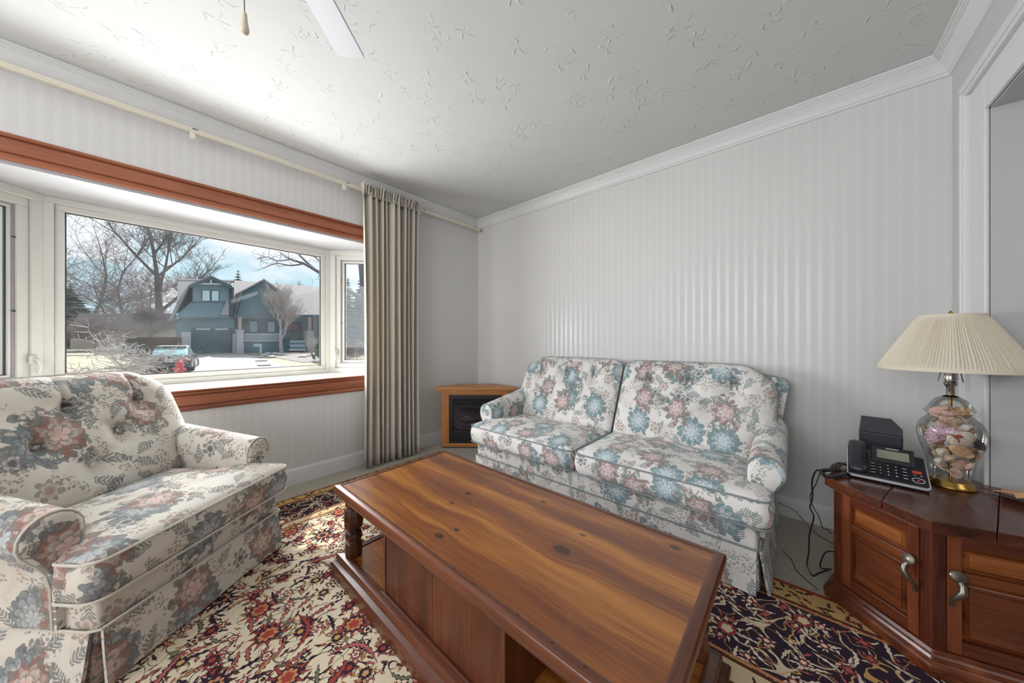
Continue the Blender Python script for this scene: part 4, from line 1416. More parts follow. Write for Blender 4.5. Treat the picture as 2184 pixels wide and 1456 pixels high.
# shells
def shell_mat(name, c1, c2, rib=60, spot=0.0):
    g = G(name)
    co = g.coord()
    n = g.noise(co, 4.0, 3, 0.6)
    lx_, ly_, lz_ = g.xyz(co)
    b = g.sin(g.m('ARCTAN2', lx_, ly_ + 0.6) * rib + n * 3)
    bands = g.smooth(g.sin(g.m('SQRT', lx_ * lx_ + (ly_ + 0.55) * (ly_ + 0.55)) * 22 + n * 8), -0.2, 0.6)
    col = g.mix(g.clamp(g.smooth(g.noise(co, 3.0, 3, 0.6), 0.35, 0.65) * 0.6 + bands * 0.45), c1, c2)
    col = g.mix(g.smooth(b, 0.5, 1.0) * 0.3, col, tuple(q * 0.6 for q in c1[:3]) + (1,))
    if spot:
        col = g.mix((g.noise(co, 7.0, 2) > spot) * 0.8, col, srgb(150, 70, 90))
    g.bsdf(col, 0.35, g.bump(b, 0.5, 0.004))
    return g.mat
SM = dict(purple=shell_mat('mauve_shell', srgb(196, 160, 178), srgb(222, 196, 206), 40, 0.58), white=shell_mat('white_shell', srgb(232, 224, 212), srgb(206, 186, 164)),
          cream=shell_mat('cream_shell', srgb(226, 206, 182), srgb(188, 150, 116)), tan=shell_mat('tan_shell', srgb(196, 150, 108), srgb(226, 196, 160)),
          pink=shell_mat('pink_shell', srgb(214, 166, 150), srgb(232, 204, 190)), brown=shell_mat('brown_shell', srgb(142, 96, 72), srgb(186, 144, 112)),
          red=shell_mat('red_ribbed_shell', srgb(168, 84, 66), srgb(190, 112, 88), 90), dark=shell_mat('dark_shell', srgb(70, 66, 70), srgb(120, 112, 112)))
def fan_shell(n=9, rib=0.08):
    """scallop: ribbed dome, hinge at the bottom"""
    mb = MB()
    def fn(u, v):
        a = rad(-68) + rad(136) * u
        r = v * (1 + 0.05 * math.cos(u * n * 2 * PI)) * (1 - 0.18 * abs(u - 0.5))
        h = 0.36 * math.sin(PI * min(1, v * 0.62)) * (1 - (2 * u - 1) ** 2 * 0.75) * 1.0 * (1 - 0.75 * max(0, v - 0.6) / 0.4) + rib * 0.4 * math.cos(u * n * 2 * PI) * v * 0.35
        return (r * math.sin(a), -0.55 + r * math.cos(a), h)
    mb.grid(fn, 28, 10)
    mb.grid(lambda u, v: tuple(q - (0.03 if i == 2 else 0) for i, q in enumerate(fn(1 - u, v))), 28, 10)
    return mb
def cone_shell():
    mb = MB()
    prof = [(0.02, -1.0), (0.10, -0.8), (0.24, -0.4), (0.36, 0.0), (0.42, 0.28), (0.36, 0.42), (0.30, 0.46), (0.27, 0.58), (0.19, 0.64), (0.17, 0.74), (0.09, 0.82), (0.02, 0.98)]
    return mb.lathe([(r * 1.05, z) for r, z in prof], 16, rfun=lambda k, n, z: 1 + 0.08 * math.sin(4 * 2 * PI * k / n + z * 5))
def dome_shell():
    mb = MB()
    rings = []
    for j in range(8):
        p = j / 7 * PI / 2
        rings.append([(1.0 * math.cos(p) * math.cos(2 * PI * k / 22) + 0.0, 0.72 * max(0.02, math.cos(p)) * math.sin(2 * PI * k / 22) + 0.10 * math.sin(p), 0.42 * math.sin(p)) for k in range(22)])
    return mb.loft(rings)
SHAPES = dict(fan=fan_shell(), cone=cone_shell(), dome=dome_shell())
_cache = {}
def shell(kind, mat, pos, size, rot, label, group=None):
    key = (kind, mat)
    if key not in _cache:
        _cache[key] = mesh_of(kind + '_shell', SHAPES[kind], SM[mat], True, False, 60)
    o = bpy.data.objects.new('seashell', _cache[key])
    COL.objects.link(o)
    o.location = (LX + pos[0], LY + pos[1], TZ2 + pos[2])
    o.scale = (size,) * 3
    o.rotation_euler = rot
    tag(o, label, 'seashell', group)
    return o
# toward the viewer: direction v, sideways: direction s
vd = Vector((-LX, -LY, 0)).normalized()
sd = Vector((-vd.y, vd.x, 0))
vang = math.atan2(vd.y, vd.x)
def at_jar(side, front, z):
    p = (vd * front + sd * side) * 0.6
    return (p.x, p.y, z)
FACE = lambda tilt=0.0, roll=0.0: (Matrix.Rotation(vang + PI / 2, 4, 'Z') @ Matrix.Rotation(rad(90) - tilt, 4, 'X') @ Matrix.Rotation(roll, 4, 'Z')).to_euler()
G_SH = 'seashells filling the glass lamp jar'
big = [('fan', 'purple', (-0.050, 0.072, 0.205), 0.060, 0.15, 0.9, 'large mauve spotted scallop shell pressed against the lamp jar glass'),
       ('fan', 'purple', (0.000, 0.085, 0.215), 0.042, 0.1, -0.2, 'pale mauve scallop at the middle of the lamp jar, over the spotted one'),
       ('dome', 'white', (0.038, 0.088, 0.198), 0.038, 0.0, 0.6, 'white oval shell with a red patch at the middle of the lamp jar'),
       ('fan', 'red', (0.030, 0.108, 0.205), 0.020, 0.0, 0.4, 'small red ribbed shell lying on the white oval one in the jar'),
       ('cone', 'white', (-0.030, 0.078, 0.135), 0.040, 0.2, 1.1, 'knobbed white whelk shell low in the lamp jar'),
       ('cone', 'cream', (-0.002, 0.082, 0.118), 0.036, 0.0, 0.8, 'cream and brown conch shell below the white whelk in the jar'),
       ('dome', 'tan', (0.040, 0.080, 0.150), 0.034, 0.2, 2.6, 'tan rounded shell under the white oval shell in the jar'),
       ('dome', 'brown', (0.070, 0.062, 0.140), 0.026, 0.0, 0.2, 'brown oval shell near the jar side, beneath the dark one'),
       ('fan', 'dark', (0.088, 0.050, 0.185), 0.042, -0.1, -0.6, 'dark grey shell fragment against the far side of the jar'),
       ('cone', 'white', (0.064, 0.070, 0.180), 0.030, 0.0, 2.9, 'pointed white shell beside the dark grey fragment'),
       ('fan', 'tan', (0.036, 0.060, 0.300), 0.036, 0.2, 0.3, 'tan streaked scallop under the jar lid'),
       ('dome', 'pink', (-0.034, 0.062, 0.288), 0.034, 0.1, 0.1, 'pink shell lying flat under the jar lid'),
       ('cone', 'cream', (-0.012, 0.060, 0.305), 0.034, 0.1, 1.4, 'cream spiral shell topmost in the lamp jar'),
       ('fan', 'cream', (0.000, 0.078, 0.262), 0.034, 0.3, 3.0, 'cream scallop at the narrow collar of the jar'),
       ('dome', 'pink', (0.044, 0.066, 0.098), 0.028, 0.0, 0.4, 'pink domed shell above the brass foot'),
       ('cone', 'white', (-0.040, 0.064, 0.098), 0.034, 0.1, 1.5, 'slim white shell lying level low in the jar')]
for kind, mt, (s, f, z), size, tilt, roll, lab in big:
    shell(kind, mt, at_jar(s, f, z), size * 0.95, FACE(tilt, roll), lab, G_SH)
rng = random.Random(12)
prof_r = lambda z: next((JAR[i][0] + (JAR[i + 1][0] - JAR[i][0]) * (z - JAR[i][1]) / max(1e-6, JAR[i + 1][1] - JAR[i][1]) for i in range(len(JAR) - 1) if JAR[i][1] <= z <= JAR[i + 1][1]), 0.05)
for i in range(46):
    z = 0.058 + 0.235 * (i / 46)
    size = rng.uniform(0.018, 0.026)
    rmax = prof_r(z) - size * 0.8 - 0.003
    a = rng.uniform(0, 2 * PI) if i % 3 else vang + rng.uniform(-1.3, 1.3)
    rr = rmax * (rng.uniform(0.55, 1.0) if i % 3 else rng.uniform(0.8, 1.0))
    kd, mt = rng.choice(['fan', 'dome', 'cone', 'dome']), rng.choice(['white', 'cream', 'tan', 'pink', 'brown', 'cream', 'white'])
    zone = 'low in the jar above the brass foot' if z < 0.12 else 'at the belly of the lamp jar' if z < 0.21 else 'in the shoulder of the lamp jar' if z < 0.26 else 'under the lid of the lamp jar'
    side = 'facing the room' if math.cos(a - vang) > 0.5 else 'toward the sofa wall' if math.sin(a - vang) < 0 else 'toward the doorway'
    shell(kd, mt, (rr * math.cos(a), rr * math.sin(a), z), size,
          (rng.uniform(0, 6), rng.uniform(0, 6), rng.uniform(0, 6)), 'small %s %s shell %s, %s' % (mt, {'fan': 'scallop', 'dome': 'rounded', 'cone': 'spiral'}[kd], zone, side), G_SH)

# =================================================================== TELEPHONE
tel = thing('telephone', 'black corded desk telephone with silver rim on the six-sided table', 'telephone', (0.273, 1.916, TZ2), rad(-5))
M_TEL = plain('black_phone_plastic', srgb(34, 36, 42), 0.36, 0.08, 30)
M_TELK = plain('black_phone_key', srgb(24, 26, 30), 0.4, 0.08, 30)
M_SILV = plain('silver_rim', srgb(196, 198, 202), 0.3, 0.04, 30, Metallic=0.4)
M_INK = plain('white_key_print', srgb(216, 218, 222), 0.5, 0.02)
TW2, TD = 0.107, 0.160
slope = math.atan2(0.072, TD)
def Tl(name, mb, mat, parent=None, **kw):
    return obj(name, mb, mat, parent or tel, **kw)
ol = rounded([(-TW2, 0, 0.012), (TW2, 0, 0.012), (TW2, TD, 0.012), (-TW2, TD, 0.012)], 5)
zs = lambda y: 0.014 + y * math.tan(slope)
mb = MB().loft([[(x * 0.96, 0.006 + y * 0.97, 0.0) for x, y in ol], [(x, y, zs(y) - 0.006) for x, y in ol]])
Tl('underbody', mb, M_BLACK)
mb = MB().loft([[(x, y, zs(y) - 0.006) for x, y in ol], [(x * 1.012, y * 1.012 - 0.001, zs(y) - 0.003) for x, y in ol], [(x * 1.012, y * 1.012 - 0.001, zs(y) + 0.0005) for x, y in ol], [(x * 0.985, 0.002 + y * 0.98, zs(y) + 0.002) for x, y in ol]])
Tl('silver_trim', mb, M_SILV)
mb = MB().loft([[(x * 0.978, 0.003 + y * 0.972, zs(y) + 0.001) for x, y in ol], [(x * 0.972, 0.004 + y * 0.966, zs(y) + 0.005) for x, y in ol]])
Tl('faceplate', mb, M_TEL)
# frame on the sloping face: x across, y up the slope, z off the face
FM = Matrix.Translation((0, 0, 0.020)) @ Matrix.Rotation(slope, 4, 'X')
# raised display housing and screen
mb = MB(FM @ Matrix.Translation((0, 0.128, 0.0)))
mb.loft([[(-0.038, -0.024, -0.004), (0.078, -0.024, -0.004), (0.078, 0.040, -0.004), (-0.038, 0.040, -0.004)], [(-0.038, -0.024, 0.004), (0.078, -0.024, 0.004), (0.078, 0.036, 0.030), (-0.038, 0.036, 0.030)], [(-0.036, 0.030, 0.032), (0.076, 0.030, 0.032), (0.076, 0.038, 0.033), (-0.036, 0.038, 0.033)]])
dsp = Tl('display_housing', mb, M_TEL, smooth=False, bevel=0.003)
tilt = math.atan2(0.028, 0.054)
DM = FM @ Matrix.Translation((0.020, 0.131, 0.0188)) @ Matrix.Rotation(tilt, 4, 'X')
Tl('lcd_screen', MB(DM).box(-0.042, 0.044, -0.017, 0.019, -0.002, 0.0008), plain('grey_lcd', srgb(128, 128, 112), 0.22, 0.03), dsp, smooth=False)
Tl('call_light', MB(DM).box(-0.016, 0.018, 0.026, 0.0295, 0.0, 0.0016), M_SILV, dsp, smooth=False)
# handset in its cradle
HM = FM @ Matrix.Translation((-0.078, 0.088, 0.010))
def oval(w, h, y, z, n=14):
    return [(w * math.copysign(abs(math.cos(2 * PI * k / n)) ** 0.6, math.cos(2 * PI * k / n)), y, z + h * math.copysign(abs(math.sin(2 * PI * k / n)) ** 0.6, math.sin(2 * PI * k / n))) for k in range(n)]
prof = [(-0.094, 0.010, 0.005, 0.008), (-0.090, 0.021, 0.010, 0.010), (-0.076, 0.026, 0.015, 0.012), (-0.055, 0.026, 0.014, 0.017), (-0.03, 0.024, 0.012, 0.022), (0.0, 0.023, 0.011, 0.024), (0.03, 0.024, 0.012, 0.024), (0.055, 0.026, 0.014, 0.022), (0.076, 0.026, 0.015, 0.019), (0.090, 0.021, 0.010, 0.017), (0.094, 0.010, 0.005, 0.016)]
Tl('handset', MB(HM).loft([oval(w, h, y, z) for y, w, h, z in prof]), M_TEL)
Tl('cradle', MB(HM).box(-0.028, 0.030, -0.092, 0.092, -0.010, -0.002), M_TELK, bevel=0.004, smooth=False)
def glyph(ch, size):
    cu = bpy.data.curves.new('digit', 'FONT')
    cu.body = ch
    cu.size = size
    cu.align_x, cu.align_y = 'CENTER', 'CENTER'
    cu.extrude = 0.0002
    o = bpy.data.objects.new('digit_tmp', cu)
    COL.objects.link(o)
    me = bpy.data.meshes.new_from_object(o.evaluated_get(bpy.context.evaluated_depsgraph_get()))
    bpy.data.objects.remove(o)
    me.materials.clear()
    me.materials.append(M_INK)
    return me
GL = {c: glyph(c, 0.0105) for c in '1234567890*#'}
def key(x, y, w, h, mat=M_TELK, ch=None, bar=False):
    k = bpy.data.objects.new('key', None)
    o = Tl('key', MB(FM @ Matrix.Translation((x, y, 0))).box(-w / 2, w / 2, -h / 2, h / 2, -0.001, 0.0028), mat, smooth=False, bevel=0.0008)
    bpy.data.objects.remove(k)
    if ch:
        d = bpy.data.objects.new('digit', GL[ch])
        COL.objects.link(d)
        d.parent = o
        d.matrix_local = FM @ Matrix.Translation((x - 0.001, y, 0.0032))
    if bar:
        obj('key_print', MB(FM @ Matrix.Translation((x, y, 0.0029))).box(-w * 0.36, w * 0.36, -0.0012, 0.0012, 0, 0.0002), M_INK, o, smooth=False)
rows = ['123', '456', '789', '*0#']
for r in range(4):
    y = 0.083 - r * 0.0185
    for c in range(3):
        key(-0.014 + c * 0.021, y, 0.015, 0.011, ch=rows[r][c])
    key(-0.035, y, 0.015, 0.009, bar=True)
    key(0.049, y - 0.002, 0.015, 0.008, bar=True)
M_REDK = plain('red_key', srgb(196, 72, 66), 0.4, 0.05)
key(0.080, 0.076, 0.024, 0.012, M_REDK)
key(0.073, 0.056, 0.009, 0.005, bar=True)
key(0.089, 0.056, 0.009, 0.005, bar=True)
ring_ = [(0.080 + 0.0150 * math.cos(2 * PI * k / 28), 0.030 + 0.0135 * math.sin(2 * PI * k / 28), 0.001) for k in range(28)]
Tl('speaker_ring', MB(FM).tube(ring_, 0.0013, 6, closed=True), M_SILV)
key(0.080, 0.030, 0.007, 0.006, M_REDK)
# coiled handset cord: a helix along a loop over the table edge
def helix(path, rc, turns, n):
    P = [Vector(p) for p in path]
    out = []
    seglen = [0]
    for i in range(1, len(P)):
        seglen.append(seglen[-1] + (P[i] - P[i - 1]).length)
    for k in range(n + 1):
        s = seglen[-1] * k / n
        i = max(1, next((j for j in range(1, len(P)) if seglen[j] >= s - 1e-9), len(P) - 1))
        f = (s - seglen[i - 1]) / max(1e-9, seglen[i] - seglen[i - 1])
        c = P[i - 1].lerp(P[i], f)
        t = (P[i] - P[i - 1]).normalized()
        u = t.cross(Vector((0, 0, 1)))
        u = u.normalized() if u.length > 0.05 else Vector((1, 0, 0))
        w = t.cross(u)
        a = 2 * PI * turns * k / n
        out.append(c + u * rc * math.cos(a) + w * rc * math.sin(a))
    return out
def spline(pts, n=60):
    P = [Vector(p) for p in pts]
    P = [P[0] * 2 - P[1]] + P + [P[-1] * 2 - P[-2]]
    out = []
    m = len(P) - 3
    for k in range(n + 1):
        s = min(k / n * m, m - 1e-6)
        i = int(s)
        f = s - i
        a, b, c, d = P[i:i + 4]
        out.append(0.5 * ((2 * b) + (c - a) * f + (2 * a - 5 * b + 4 * c - d) * f * f + (3 * b - a - 3 * c + d) * f ** 3))
    return out
M_CORD = plain('black_cord', srgb(26, 26, 28), 0.4, 0.1)
zc = TZ2 + 0.0088
cp = spline([(0.190, 1.935, zc + 0.002), (0.165, 1.925, zc), (0.140, 1.890, zc), (0.118, 1.850, zc), (0.098, 1.842, zc), (0.088, 1.868, zc), (0.086, 1.895, zc), (0.100, 1.925, zc), (0.125, 1.950, zc), (0.150, 1.962, zc)], 80)
tag(obj('handset_cord', MB().tube(helix(cp, 0.0055, 52, 900), 0.0021, 5), M_CORD), 'coiled black handset cord looping over the table edge', 'cord')
# folded ribbon-like cable bundle behind the coil
bun = thing('cable_bundle', 'folded bundle of dark flat phone cable behind the coiled cord', 'cable', (0.150, 2.005, TZ2))
for k in range(5):
    o = 0.006 * k
    obj('cable_strand', MB().tube([tuple(p) for p in spline([(-0.030 + o, -0.028 + o * 0.6, 0.006), (-0.022 + o, 0.004, 0.014 + 0.003 * (k % 3)), (0.000 + o * 0.6, 0.034, 0.018 + 0.003 * (k % 2)), (0.020 + o * 0.4, 0.050, 0.012), (0.034, 0.052 - o, 0.006)], 24)], 0.0032, 6), plain('grey_brown_cable', srgb(70, 62, 56), 0.5), bun)
# wires hanging behind the table
tag(obj('hanging_wire', MB().tube([tuple(p) for p in spline([(0.095, 1.895, 0.505), (0.075, 1.935, 0.500), (0.060, 1.965, 0.44), (0.062, 1.985, 0.36), (0.054, 1.985, 0.31), (0.066, 1.985, 0.27), (0.052, 2.00, 0.18), (0.050, 2.00, 0.10), (0.044, 1.995, 0.04), (0.062, 1.985, 0.006), (0.085, 2.03, 0.004), (0.115, 2.08, 0.004)], 90)], 0.0028, 6), M_CORD), 'black cable hanging from the phone and looping on the carpet', 'cable')
tag(obj('phone_wire', MB().tube([tuple(p) for p in spline([(0.100, 1.905, 0.505), (0.088, 1.95, 0.495), (0.075, 1.98, 0.43), (0.055, 1.995, 0.36), (0.062, 1.995, 0.32), (0.085, 2.03, 0.26), (0.10, 2.06, 0.20), (0.115, 2.09, 0.19), (0.13, 2.11, 0.165)], 60)], 0.0016, 6), M_CORD), 'thin black wire twisted round the hanging cable, ending higher', 'wire')
tag(obj('bent_plug_wire', MB().tube([tuple(p) for p in spline([(0.14, 2.10, 0.09), (0.115, 2.09, 0.085), (0.10, 2.08, 0.06), (0.092, 2.08, 0.006), (0.13, 2.10, 0.005)], 30)], 0.0028, 6), M_CORD), 'bent black wire stub beside the storage table base', 'wire')
tag(obj('baseboard_wire', MB().tube([tuple(p) for p in spline([(-0.075, 2.553, 0.075), (0.00, 2.54, 0.055), (0.05, 2.50, 0.015), (0.10, 2.42, 0.004), (0.20, 2.33, 0.004)], 40)], 0.0018, 6), plain('brown_wire', srgb(92, 70, 40), 0.6)), 'thin brown wire drooping along the baseboard behind the sofa', 'wire')
tag(obj('carpet_wire', MB().tube([tuple(p) for p in spline([(-0.045, 2.12, 0.004), (-0.01, 2.06, 0.004), (0.010, 1.98, 0.004), (0.045, 1.93, 0.004), (0.075, 1.89, 0.004)], 40)], 0.0016, 6), plain('black_thin_wire', srgb(60, 56, 50), 0.6)), 'fine dark wire lying on the carpet between sofa and storage table', 'wire')

# black sloping box behind the phone
spk = thing('speaker', 'black box speaker with glossy sloping top behind the telephone', 'speaker', (0.290, 2.168, TZ2), rad(-9))
pl = [(-0.092, 0.0), (0.092, 0.0), (0.092, 0.055), (0.055, 0.125), (-0.092, 0.125)]
pl = [(-0.066, 0.0), (0.064, 0.0), (0.064, 0.05), (0.030, 0.125), (-0.066, 0.125)]
tops = lambda x, y: 0.150 + y * 0.40
mb = MB().loft([[(x, y, 0.0) for x, y in pl], [(x, y, tops(x, y) - 0.004) for x, y in pl]])
obj('cabinet_body', mb, plain('black_matte_box', srgb(24, 27, 36), 0.4, 0.06), spk, smooth=False, bevel=0.004)
mb = MB().loft([[(x * 0.985, 0.002 + y * 0.985, tops(x, y) - 0.003) for x, y in pl], [(x * 0.985, 0.002 + y * 0.985, tops(x, y)) for x, y in pl]])
obj('glossy_top', mb, plain('black_gloss_top', srgb(36, 40, 50), 0.12, 0.04), spk, smooth=False)

# dried leaf
lf = []
M_LEAF = plain('dried_leaf', srgb(206, 158, 112), 0.6, 0.2, 60, 0.2)
lobes = [(0, 0.0), (0.022, 0.020), (0.060, 0.016), (0.046, 0.040), (0.085, 0.062), (0.052, 0.070), (0.060, 0.100), (0.030, 0.094), (0.0, 0.135), (-0.030, 0.094), (-0.060, 0.100), (-0.052, 0.070), (-0.085, 0.062), (-0.046, 0.040), (-0.060, 0.016), (-0.022, 0.020)]
mb = MB()
cz = lambda x, y: 0.012 + 0.018 * math.cos(x * 34) * 0.6 + 0.02 * (abs(x) / 0.085) ** 2 + 0.010 * math.sin(y * 40)
n = len(lobes)
for dz in (0, 0.0012):
    vs = [(x, y, cz(x, y) + dz) for x, y in lobes] + [(x * 0.5, 0.06 + (y - 0.06) * 0.5, cz(x * 0.5, 0.06 + (y - 0.06) * 0.5) + 0.004 + dz) for x, y in lobes] + [(0, 0.06, cz(0, 0.06) + dz)]
    fs = [(i, (i + 1) % n, n + (i + 1) % n, n + i) for i in range(n)] + [(n + i, n + (i + 1) % n, 2 * n) for i in range(n)]
    mb.add(vs, fs)
leaf = thing('dried_leaf', 'curled pale brown dried leaf on the edge of the storage table', 'leaf', (0.635, 1.985, TZ2), rad(25))
obj('blade', mb, M_LEAF, leaf)
obj('stem', MB().tube([(0, 0.005, 0.012), (-0.01, -0.03, 0.006), (-0.02, -0.05, 0.004)], 0.0012, 5), M_LEAF, leaf)

# =================================================================== CEILING FAN (only a blade and the pull chain reach into view)
FX, FY = -0.885, 0.045
fan = thing('ceiling_fan', 'white ceiling fan, one blade and its pull chain in view', 'ceiling fan', (FX, FY, HC))
M_FAN = plain('white_fan_blade', srgb(176, 178, 184), 0.45, 0.01)
obj('canopy', MB().lathe([(0.02, -0.001), (0.075, -0.001), (0.07, -0.04), (0.02, -0.055)], 24), M_FAN, fan)
obj('downrod', MB().tube([(0, 0, -0.04), (0, 0, -0.16)], 0.012, 12), M_FAN, fan)
obj('motor_housing', MB().lathe([(0.03, -0.15), (0.10, -0.16), (0.12, -0.19), (0.12, -0.25), (0.09, -0.29), (0.05, -0.31)], 28), M_FAN, fan)
for k in range(5):
    a = math.atan2(0.545 - FY, -1.335 - FX) + k * 2 * PI / 5
    M = Matrix.Rotation(a, 4, 'Z')
    pl = rounded([(0.19, -0.047, 0.01), (0.672, -0.060, 0.020), (0.680, 0.055, 0.020), (0.19, 0.047, 0.01)], 5)
    obj('blade', MB(M @ Matrix.Translation((0, 0, -0.240)) @ Matrix.Rotation(rad(9), 4, 'X')).prism(pl, -0.003, 0.003), M_FAN, fan, smooth=False, bevel=0.0015)
    obj('blade_bracket', MB(M).box(0.09, 0.24, -0.018, 0.018, -0.235, -0.228), M_FAN, fan, smooth=False)
obj('pull_chain', MB().tube([(-0.05, 0.10, -0.30), (-0.055, 0.105, -0.628)], 0.0012, 6), plain('chain_metal', srgb(120, 112, 100), 0.35, Metallic=0.7), fan)
fob = MB().lathe([(0.001, 0.0), (0.0045, -0.001), (0.0050, -0.006), (0.0062, -0.020), (0.0085, -0.034), (0.0090, -0.040), (0.0070, -0.046), (0.0025, -0.049), (0.0005, -0.050)], 16, -0.055, 0.105)
fob.v = [(x, y, z - 0.628) for x, y, z in fob.v]
obj('chain_fob', fob, plain('cream_fob', srgb(224, 214, 190), 0.25, 0.03), fan)

# =================================================================== OUTDOORS
_F = Vector((-math.sin(YAW), math.cos(YAW), 0))
_R = Vector((math.cos(YAW), math.sin(YAW), 0))
def ray(px, py):
    return _F * 687 + _R * (px - 1092) + Vector((0, 0, 724 - py))
def at(px, py, w):
    """photograph pixel at depth w -> world point"""
    return Vector((0, 0, CAM_H)) + ray(px, py) * (w / 687)
def onx(px, py, x):
    d = ray(px, py)
    return Vector((0, 0, CAM_H)) + d * (x / d.x)
def ground(x):
    return -0.85 + max(0.0, min(1.0, (-22 - x) / 15.0)) * 0.70
def out_mat(name, c, var=0.12, scale=3.0, rough=0.85, bump=0.0, **kw):
    return plain(name, (c[0], c[1], c[2], 1), rough, var, scale, bump, **kw)
M_LAWN = out_mat('dry_spring_lawn', (0.266, 0.244, 0.178), 0.25, 2.0)
M_DRIVE = out_mat('pale_concrete', (0.370, 0.355, 0.363), 0.05, 1.0)
M_ROAD = out_mat('grey_asphalt', (0.222, 0.215, 0.222), 0.08, 1.0)
M_MULCH = out_mat('mulch_bed', (0.178, 0.155, 0.155), 0.3, 4.0)
M_BARK = out_mat('grey_bark', (0.126, 0.111, 0.111), 0.25, 6.0)
M_BARKD = out_mat('dark_bark', (0.07, 0.07, 0.085), 0.25, 6.0)
M_TWIG = out_mat('pink_brown_twigs', (0.192, 0.148, 0.148), 0.25, 6.0)
M_PALE = out_mat('pale_bark', (0.407, 0.370, 0.355), 0.2, 6.0)
M_FIR = out_mat('blue_green_needles', (0.07, 0.12, 0.12), 0.4, 5.0)
M_SHRUB = out_mat('dark_green_shrub', (0.05, 0.09, 0.07), 0.4, 5.0)
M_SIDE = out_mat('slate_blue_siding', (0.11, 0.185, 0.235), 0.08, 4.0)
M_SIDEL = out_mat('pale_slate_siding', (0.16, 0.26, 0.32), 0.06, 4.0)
M_SHING = out_mat('slate_blue_shingles', (0.10, 0.17, 0.215), 0.15, 9.0)
M_ROOF = out_mat('grey_roof_shingles', (0.237, 0.222, 0.229), 0.08, 6.0)
M_TRIMD = out_mat('dark_trim', (0.05, 0.09, 0.12), 0.1)
M_STONE = out_mat('grey_stone', (0.385, 0.385, 0.400), 0.15, 5.0)
M_POSTW = out_mat('brown_post', (0.36, 0.26, 0.24), 0.1)
M_WIN = out_mat('pale_window_blind', (0.46, 0.62, 0.70), 0.05)
M_GARAGE = out_mat('dark_garage_door', (0.045, 0.085, 0.11), 0.1)
M_RAIL = out_mat('grey_porch_rail', (0.42, 0.46, 0.50), 0.05)
M_FENCE = out_mat('brown_fence', (0.222, 0.141, 0.104), 0.2, 4.0)

# ground
xs = [-3.2, -12, -18, -22, -24, -26, -28, -30, -32, -34, -37, -45, -120]
mb = MB().loft([[(x, -90, ground(x)), (x, 90, ground(x))] for x in xs], closed=False)
struct('floor_lawn', mb, M_LAWN)
mb = MB().loft([[(x, y0, ground(x) + 0.02), (x, y1, ground(x) + 0.02)] for x, y0, y1 in
    [(x, onx(404, 760, -38).y * (1 - t) + 1.2 * t, onx(506, 760, -38).y * (1 - t) + 6.5 * t) for x, t in ((-37.9, 0), (-34, .25), (-30, .5), (-26, .8), (-22.5, 1.0), (-12.9, 1.25))]], closed=False)
struct('floor_driveway', mb, M_DRIVE)
struct('floor_road', MB().box(-12.8, -6.2, -80, 80, -0.90, -0.835), M_ROAD, smooth=False)
struct('floor_mulch', MB().loft([[(x, y0, ground(x) + 0.03), (x, y1, ground(x) + 0.03)] for x, y0, y1 in ((-37.6, 6.2, 13), (-34, 6.6, 12.2), (-30, 7.2, 11.5), (-27, 7.6, 10.6))], closed=False), M_MULCH)

# ---- house across the road
house = thing('house', 'slate-blue gambrel house with garage and porch across the road', 'house', (-40, 7, -0.2))
HO = Vector((-40, 7, -0.2))
def slab(name, poly, x0, x1, mat, parent=None, base=None):
    """front outline in photograph pixels on the plane x0, pushed back to x1"""
    p = [onx(a, b, x0) for a, b in poly]
    m = MB().loft([[(x0 - HO.x, q.y - HO.y, q.z - HO.z) for q in p], [(x1 - HO.x, q.y - HO.y, q.z - HO.z) for q in p]])
    return obj(name, m, mat, parent or house, smooth=False)
def sheet(name, a, b, mat, th=0.14):
    """roof slope between two pixel/plane polylines"""
    A = [onx(*p) - HO for p in a]
    B = [onx(*p) - HO for p in b]
    up = Vector((0, 0, th))
    vs = [tuple(q) for q in A + B] + [tuple(q + up) for q in A + B]
    n, k = len(A), 2 * len(A)
    fs = []
    for i in range(n - 1):
        fs += [(i, i + 1, n + i + 1, n + i), (k + i, k + n + i, k + n + i + 1, k + i + 1), (i, k + i, k + i + 1, i + 1), (n + i, n + i + 1, k + n + i + 1, k + n + i)]
    fs += [(0, n, k + n, k), (n - 1, k + n - 1, k + 2 * n - 1, 2 * n - 1)]
    return obj(name, MB().add(vs, fs), mat, house, smooth=False)
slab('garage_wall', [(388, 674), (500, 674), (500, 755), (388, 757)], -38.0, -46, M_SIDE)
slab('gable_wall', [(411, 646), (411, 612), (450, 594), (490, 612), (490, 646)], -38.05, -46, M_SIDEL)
sheet('shingle_skirt', [(409, 646, -38.0), (490, 646, -38.0)], [(375, 677, -37.2), (488, 677, -37.2)], M_SHING)
# gambrel roof edges of the garage gable
def eave(name, pts, x0, x1, mat, th=0.16):
    p = [onx(a, b, x0) - HO for a, b in pts]
    ring0 = [(x0 - HO.x, q.y, q.z) for q in p]
    rings = [[(x, a[1], a[2]) for a in ring0] + [(x, a[1], a[2] - th) for a in ring0[::-1]] for x in (x0 - HO.x, x1 - HO.x)]
    return obj(name, MB().loft(rings), mat, house, smooth=False)
eave('roof', [(450, 587), (404, 606), (371, 673)], -37.5, -46.0, M_ROOF)
eave('roof', [(450, 587), (495, 608), (499, 640)], -37.5, -46.0, M_ROOF)
eave('bargeboard', [(450, 589), (404, 608), (371, 675)], -37.38, -37.5, M_TRIMD, 0.26)
eave('bargeboard', [(450, 589), (495, 610)], -37.38, -37.5, M_TRIMD, 0.26)
sheet('roof', [(470, 672, -37.15), (488, 672, -37.15)], [(486, 636, -37.9), (487, 636, -37.9)], M_ROOF, 0.05)
slab('gable_truss', [(427, 603), (474, 604), (474, 607), (427, 606)], -37.45, -37.6, M_RAIL)
slab('gable_truss', [(448, 594), (452, 594), (452, 606), (448, 606)], -37.44, -37.6, M_RAIL)
